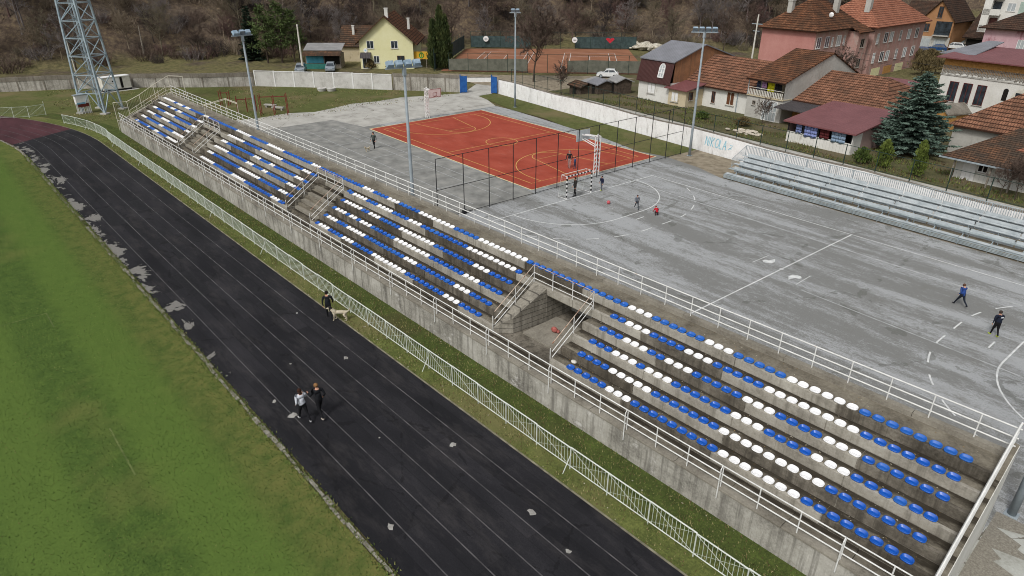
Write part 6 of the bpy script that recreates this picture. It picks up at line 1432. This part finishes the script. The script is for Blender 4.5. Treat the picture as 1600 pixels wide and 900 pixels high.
for _ in range(60):
    x, y = rg.gauss(0, .8), rg.gauss(0, .5); e.blob((x, y, rg.uniform(.0, .25)), rg.uniform(.12, .3), 6, 4, (1.4, .8, .5))
o = e.build('rubble_heap', mottled('rubble', '#a39a8a', '#c4bcae', 3, .9)); o.location = (-.2, 25.8, 1.7); tag(o, 'pale rubble and planks heaped in the yard behind the graffiti', 'rubble', kind='thing')
e = MB()
for _ in range(150):
    x, y = rg.gauss(0, 5), rg.gauss(0, 1.6); e.blob((x, y, rg.uniform(0, .9)), rg.uniform(.3, 1.0), 6, 4, (1.4, .9, .5))
o = e.build('rubble_bank', mottled('bank_rubble', '#8a8474', '#b0aa9a', 2, .9, c3='#c9c4b8')); o.location = (-60, 86, .3); o.rotation_euler = (0, 0, .25); tag(o, 'pale rubble bank along the forest edge behind the mansard house', 'rubble', kind='stuff')
for k, (y0, z0, y1, z1) in enumerate(((44, 8.6, 47.5, 8.2), (44.4, 9.2, 47.9, 8.9))):
    e = MB(); n = 16; e.tube([(-3+34*j/n, y0+(y1-y0)*j/n, z0+(z1-z0)*j/n-1.1*math.sin(math.pi*j/n)) for j in range(n+1)], .014, 4)
    tag(e.build('power_cable', M['blackpost']), ('lower' if k == 0 else 'upper')+' thin black cable sagging in front of the white arched house', 'cable')
# old stone steps on the slope at far left
e = MB()
for k in range(14): e.box(-1.1, 1.1, k*.9, k*.9+.8, k*.42-.5, k*.42)
o = e.build('stone_steps', M['farcap']); o.location = (-112.5, -37.8, .1); o.rotation_euler = (0, 0, R(76)); tag(o, 'pale flight of old stone steps climbing the slope at far left', 'steps')
# ------------------------------------------------------------------ people and dogs
def skin_body(name, pts, edges, rad, groups, mats, parent=None, root=0, sub=1):
    me = bpy.data.meshes.new(name); me.from_pydata([tuple(p) for p in pts], edges, []); o = bpy.data.objects.new(name, me); COL.objects.link(o)
    o.modifiers.new('skin', 'SKIN').use_smooth_shade = True; sv = me.skin_vertices[0].data
    for k, r in enumerate(rad): sv[k].radius = (r, r) if not isinstance(r, tuple) else r; sv[k].use_root = (k == root)
    ss = o.modifiers.new('sub', 'SUBSURF'); ss.levels = sub; ss.render_levels = sub
    dg = bpy.context.evaluated_depsgraph_get(); nm = bpy.data.meshes.new_from_object(o.evaluated_get(dg)); bpy.data.objects.remove(o); bpy.data.meshes.remove(me)
    nm.name = name; nm.materials.clear()
    for q in mats: nm.materials.append(q)
    P = np.array([tuple(p) for p in pts]); seg = [(P[a], P[b], groups[b] if groups[a] != groups[b] else groups[a]) for a, b in edges]; mi = []
    for f in nm.polygons:
        c = np.array(f.center); best = (1e9, 0)
        for a, b, g in seg:
            d = b-a; t = np.clip(((c-a)@d)/(d@d+1e-12), 0, 1); q = np.linalg.norm(c-a-t*d)
            if q < best[0]: best = (q, g)
        mi.append(best[1])
    nm.polygons.foreach_set('material_index', mi); nm.polygons.foreach_set('use_smooth', [True]*len(nm.polygons))
    o = link(name, nm, parent); return o
def person(loc, face, label, h=1.75, top='#222222', leg='#1c1c20', shoe='#222222', hair='#2c211a', stride=0, swing=0, lean=0, crouch=0, long_hair=False, elbow=.35, bun=False, wide=1.0, patch=None, female=False):
    """body faces +x in its own frame; groups: 0 top, 1 trousers, 2 shoes, 3 skin"""
    wide *= 1.22; k = h/1.75; P, E_, Rd, Gp = [], [], [], []
    def v(p, r, g, par=None):
        P.append(Vector(p)*k); Rd.append(r*k); Gp.append(g)
        if par is not None: E_.append((par, len(P)-1))
        return len(P)-1
    drop = crouch*.5; pz = .94-drop; bx = -crouch*.12; la = lean+crouch*.7; cs, sn = math.cos(la), math.sin(la)
    up = lambda d, x=0: (bx+sn*d+x*cs, 0, pz+cs*d-x*sn); w_ = wide
    pel = v((bx, 0, pz), .125*w_, 1); sp = v(up(.18), (.115 if female else .125)*w_, 0, pel); ch = v(up(.4), .145*w_, 0, sp); sh = v(up(.5), .1*w_, 0, ch); nk = v(up(.575, .01), .05, 3, sh); hd = v(up(.68, .03), .092, 3, nk); tp_ = v(up(.79, .03), .07, 3, hd); ns = v(up(.68, .125), .02, 3, hd)
    for sg in (-1, 1):
        hp = v((bx, sg*.085, pz-.04), .095*w_, 1, pel); a = stride*sg
        if crouch > .3:
            kn = v((bx+.36, sg*.14, pz-.02), .065, 1, hp); an = v((bx+.12, sg*.12, .1), .045, 1, kn)
        else:
            kn = v((math.sin(a)*.43+max(0, .02), sg*.1, pz-.04-.43*math.cos(a)), .064, 1, hp); b = a-.25*abs(stride) if a > 0 else a-.9*abs(stride)
            b = a-(.15 if a > 0 else .9)*abs(stride); ax, az = P[kn].x/k+math.sin(b)*.42, P[kn].z/k-.42*math.cos(b); an = v((ax, sg*.1, max(.08, az)), .044, 1, kn)
        q = P[an]/k; he = v((q.x-.03, q.y, max(.045, q.z-.05)), .042, 2, an); v((q.x+.17, q.y+sg*.02, max(.035, q.z-.055)), .034, 2, he)
        so_ = v(tuple(Vector(up(.47))+Vector((0, sg*.18*w_, 0))), .068*w_, 0, sh); b = -swing*sg
        el = v(tuple(Vector(up(.47))+Vector((math.sin(b)*.28+la*.1, sg*(.235*w_), -.28*math.cos(b)))), .047, 0, so_); b2 = b+elbow; q = P[el]/k
        wr = v((q.x+math.sin(b2)*.24, q.y-sg*.02, q.z-.24*math.cos(b2)), .032, 0, el); q = P[wr]/k; dd = Vector((math.sin(b2), -sg*.08, -math.cos(b2))).normalized()
        pm = v(tuple(q+dd*.07), .03, 3, wr); q = P[pm]/k
        for j, L in enumerate((.07, .08, .075, .055)):
            c = q+dd*.035+Vector((.018*(j-1.5), 0, 0)); f1 = v(tuple(c), .01, 3, pm); v(tuple(c+dd*L*.6+Vector((.0, -sg*.018, 0))), .008, 3, f1)
        t1 = v(tuple(q+Vector((.035, -sg*.015, .0))), .011, 3, pm); v(tuple(q+Vector((.05, -sg*.03, 0))+dd*.035), .009, 3, t1)
    zmin = min(p.z-r for p, r in zip(P, Rd))
    e = empty('person', (loc[0], loc[1], loc[2]-zmin*.5 if crouch else loc[2]), face, label, 'person')
    bd = skin_body('body', P, E_, Rd, Gp, [cloth(top), cloth(leg), cloth(shoe), M['skin']], e)
    c = P[hd]*.55+P[tp_]*.45; mb = MB(); i0 = Vector((-.012*k, 0, .012*k)); mb.blob(c+i0, .112*k, 10, 6, (1, .95, .95))
    if long_hair: mb.blob(c+Vector((-.085, 0, -.13))*k, .075*k, 8, 5, (.8, 1.1, 1.9))
    if bun: mb.blob(c+Vector((-.1, 0, .05))*k, .06*k, 8, 5)
    # leave the face free: push the front of the cap back
    for n in range(len(mb.v)):
        x, y, z = mb.v[n]
        if x > c.x+.03*k and z < c.z+.05*k: mb.v[n] = (c.x+.03*k, y*.9, z)
    mb.build('hair', cloth(hair), bd, True)
    mb = MB(); f = P[hd]
    for sg in (-1, 1): mb.blob(f+Vector((.082, sg*.033, .02))*k, .012*k, 6, 4); mb.blob(f+Vector((0, sg*.092, 0))*k, .022*k, 6, 4, (.8, .5, 1.3))
    mb.bar(f+Vector((.083, -.025, -.045))*k, f+Vector((.083, .025, -.045))*k, .012*k); mb.build('face', cloth('#5a3a30'), bd)
    if patch:
        mb = MB(); p = P[ch]+Vector((-.152*w_*k, 0, .06*k)); mb.box(p.x-.01, p.x+.006, -.09*k, .09*k, p.z-.035*k, p.z+.035*k); mb.build('jacket_print', cloth(patch), bd)
    return e
AWAY = R(180)
person(tuple(ST(0, 0)*0+Vector((14.75, -31.75, .02))), AWAY+.05, 'woman with brown ponytail in white jacket jogging away along the track', 1.7, '#d5d9e2', '#17171b', '#c9c9c9', '#3a2218', .38, .5, .08, elbow=1.3, long_hair=True, female=True)
person((14.95, -31.05, .02), AWAY+.05, 'woman with light hair in black jacket jogging beside the white jacket', 1.78, '#1d1f24', '#16161a', '#c4b9ae', '#8a6642', -.38, -.5, .08, elbow=1.2, bun=True, female=True)
person((6.7, -26.75, .02), AWAY-.4, 'person in dark clothes walking a black and white dog on the track edge', 1.76, '#1f2229', '#1a1b1f', '#2a2a2c', '#1d1714', .3, .25, .03)
person((-25.75, -6.2, 0), R(300), 'man in a grey-green jacket walking a small white dog on the old court', 1.8, '#4d5650', '#1b1b1f', '#1a1a1a', '#231c18', .22, .2)
person((-6.9, 5.35, .014), R(-60), 'grey-haired person in dark top and pale trousers standing on the red court', 1.72, '#26242a', '#b79b95', '#9a938e', '#8f8c88', .12, .15, .05)
person((-6.35, 5.6, .014), R(200), 'child in blue standing beside the grey-haired person on the red court', 1.18, '#3c5a86', '#3a4a66', '#40444c', '#4a3a2e', .1, .1)
person((-.2, -.35, 0), R(-120), 'man in dark jacket standing inside the striped goal mouth', 1.74, '#33302c', '#1c1c1f', '#17171a', '#3a2c22', .12, .08)
person((.1, 2.7, 0), R(-100), 'boy in navy jacket with yellow shoes beside the goal post', 1.36, '#232a44', '#5b6068', '#c3cf3a', '#1d1917', .1, .12, patch='#c9ccd4')
person((5.4, 1.4, 0), R(-30), 'child in a grey top walking across the goal area', 1.24, '#6f757f', '#3d434b', '#2c2c30', '#2a211c', .42, .35)
person((7.45, 1.5, 0), R(150), 'child in a bright red jacket crouching on the court', 1.2, '#c11f2e', '#3a1c22', '#2a2326', '#7a1c22', 0, 0, .1, .95, elbow=.8)
person((29.15, 3.5, 0), R(150), 'boy in a blue and navy top running across the court', 1.46, '#2b4a8e', '#1d2430', '#17181c', '#5a4030', .5, .6, .18, elbow=1.3)
person((31.7, 1.2, 0), R(145), 'man in navy jacket and black trousers with neon yellow shoes', 1.52, '#1c2334', '#141417', '#c6dd2e', '#3d3530', .2, .15, .1, wide=1.1, patch='#d5d9df')
def dog(loc, face, label, s, coat, patch_):
    e = empty('dog', loc, face, label, 'dog'); P, E_, Rd, Gp = [], [], [], []
    def v(p, r, g, par=None):
        P.append(Vector(p)*s); Rd.append(r*s); Gp.append(g)
        if par is not None: E_.append((par, len(P)-1))
        return len(P)-1
    a = v((0, 0, .5), .115, 1); ch = v((.24, 0, .5), .14, 0, a); sh = v((.36, 0, .56), .11, 0, ch); nk = v((.47, 0, .68), .075, 0, sh); hd = v((.55, 0, .76), .08, 1, nk); mz = v((.7, 0, .72), .04, 0, hd); v((.76, 0, .715), .028, 0, mz)
    rp = v((-.25, 0, .5), .12, 0, a); tb = v((-.38, 0, .53), .05, 0, rp); tm_ = v((-.52, 0, .64), .04, 0, tb); v((-.56, 0, .76), .03, 0, tm_)
    for sg in (-1, 1):
        e1 = v((.32, sg*.1, .4), .06, 0, sh); e2 = v((.31+.03*sg, sg*.1, .2), .034, 0, e1); e3 = v((.33+.05*sg, sg*.1, .04), .03, 0, e2); v((.39+.05*sg, sg*.1, .03), .028, 0, e3)
        k1 = v((-.2, sg*.1, .34), .075, 0, rp); k2 = v((-.33-.03*sg, sg*.1, .2), .034, 0, k1); k3 = v((-.28-.05*sg, sg*.1, .04), .03, 0, k2); v((-.22-.05*sg, sg*.1, .03), .028, 0, k3)
        r1 = v((.52, sg*.06, .84), .03, 1, hd); v((.5, sg*.1, .8), .02, 1, r1)
    skin_body('body', P, E_, Rd, Gp, [coat, patch_], e)
dcr, dbk = mottled('dog_cream', '#a79c86', '#c4bba6', 8, .9), mottled('dog_black', '#1b1a1a', '#2a2828', 8, .9)
dog((7.25, -26.3, .02), AWAY+.9, 'black and cream dog on a lead beside the dark dressed walker', 1.05, dcr, dbk)
dog((-25.1, -7.35, .008), R(-70), 'small fluffy cream dog on the old grey court', .72, mottled('dog_pale', '#b3a68c', '#cfc4ac', 8, .9), mottled('dog_pale2', '#a89878', '#bfb094', 8, .9))
mb = MB(); mb.tube([(6.75, -26.5, .85), (7.0, -26.4, .7), (7.05, -26.35, .68)], .008, 4); tag(mb.build('dog_lead', cloth('#20242a')), 'thin dark lead between the track walker and the dog', 'lead')
mb = MB(); mb.blob((0, 0, .0), .16, 14, 9); o = mb.build('ball', mottled('ball_red', '#a83a40', '#c2646a', 4, .6), smooth=True); o.location = (3.05, .5, .165); tag(o, 'red and pink ball lying in the goal area', 'ball')
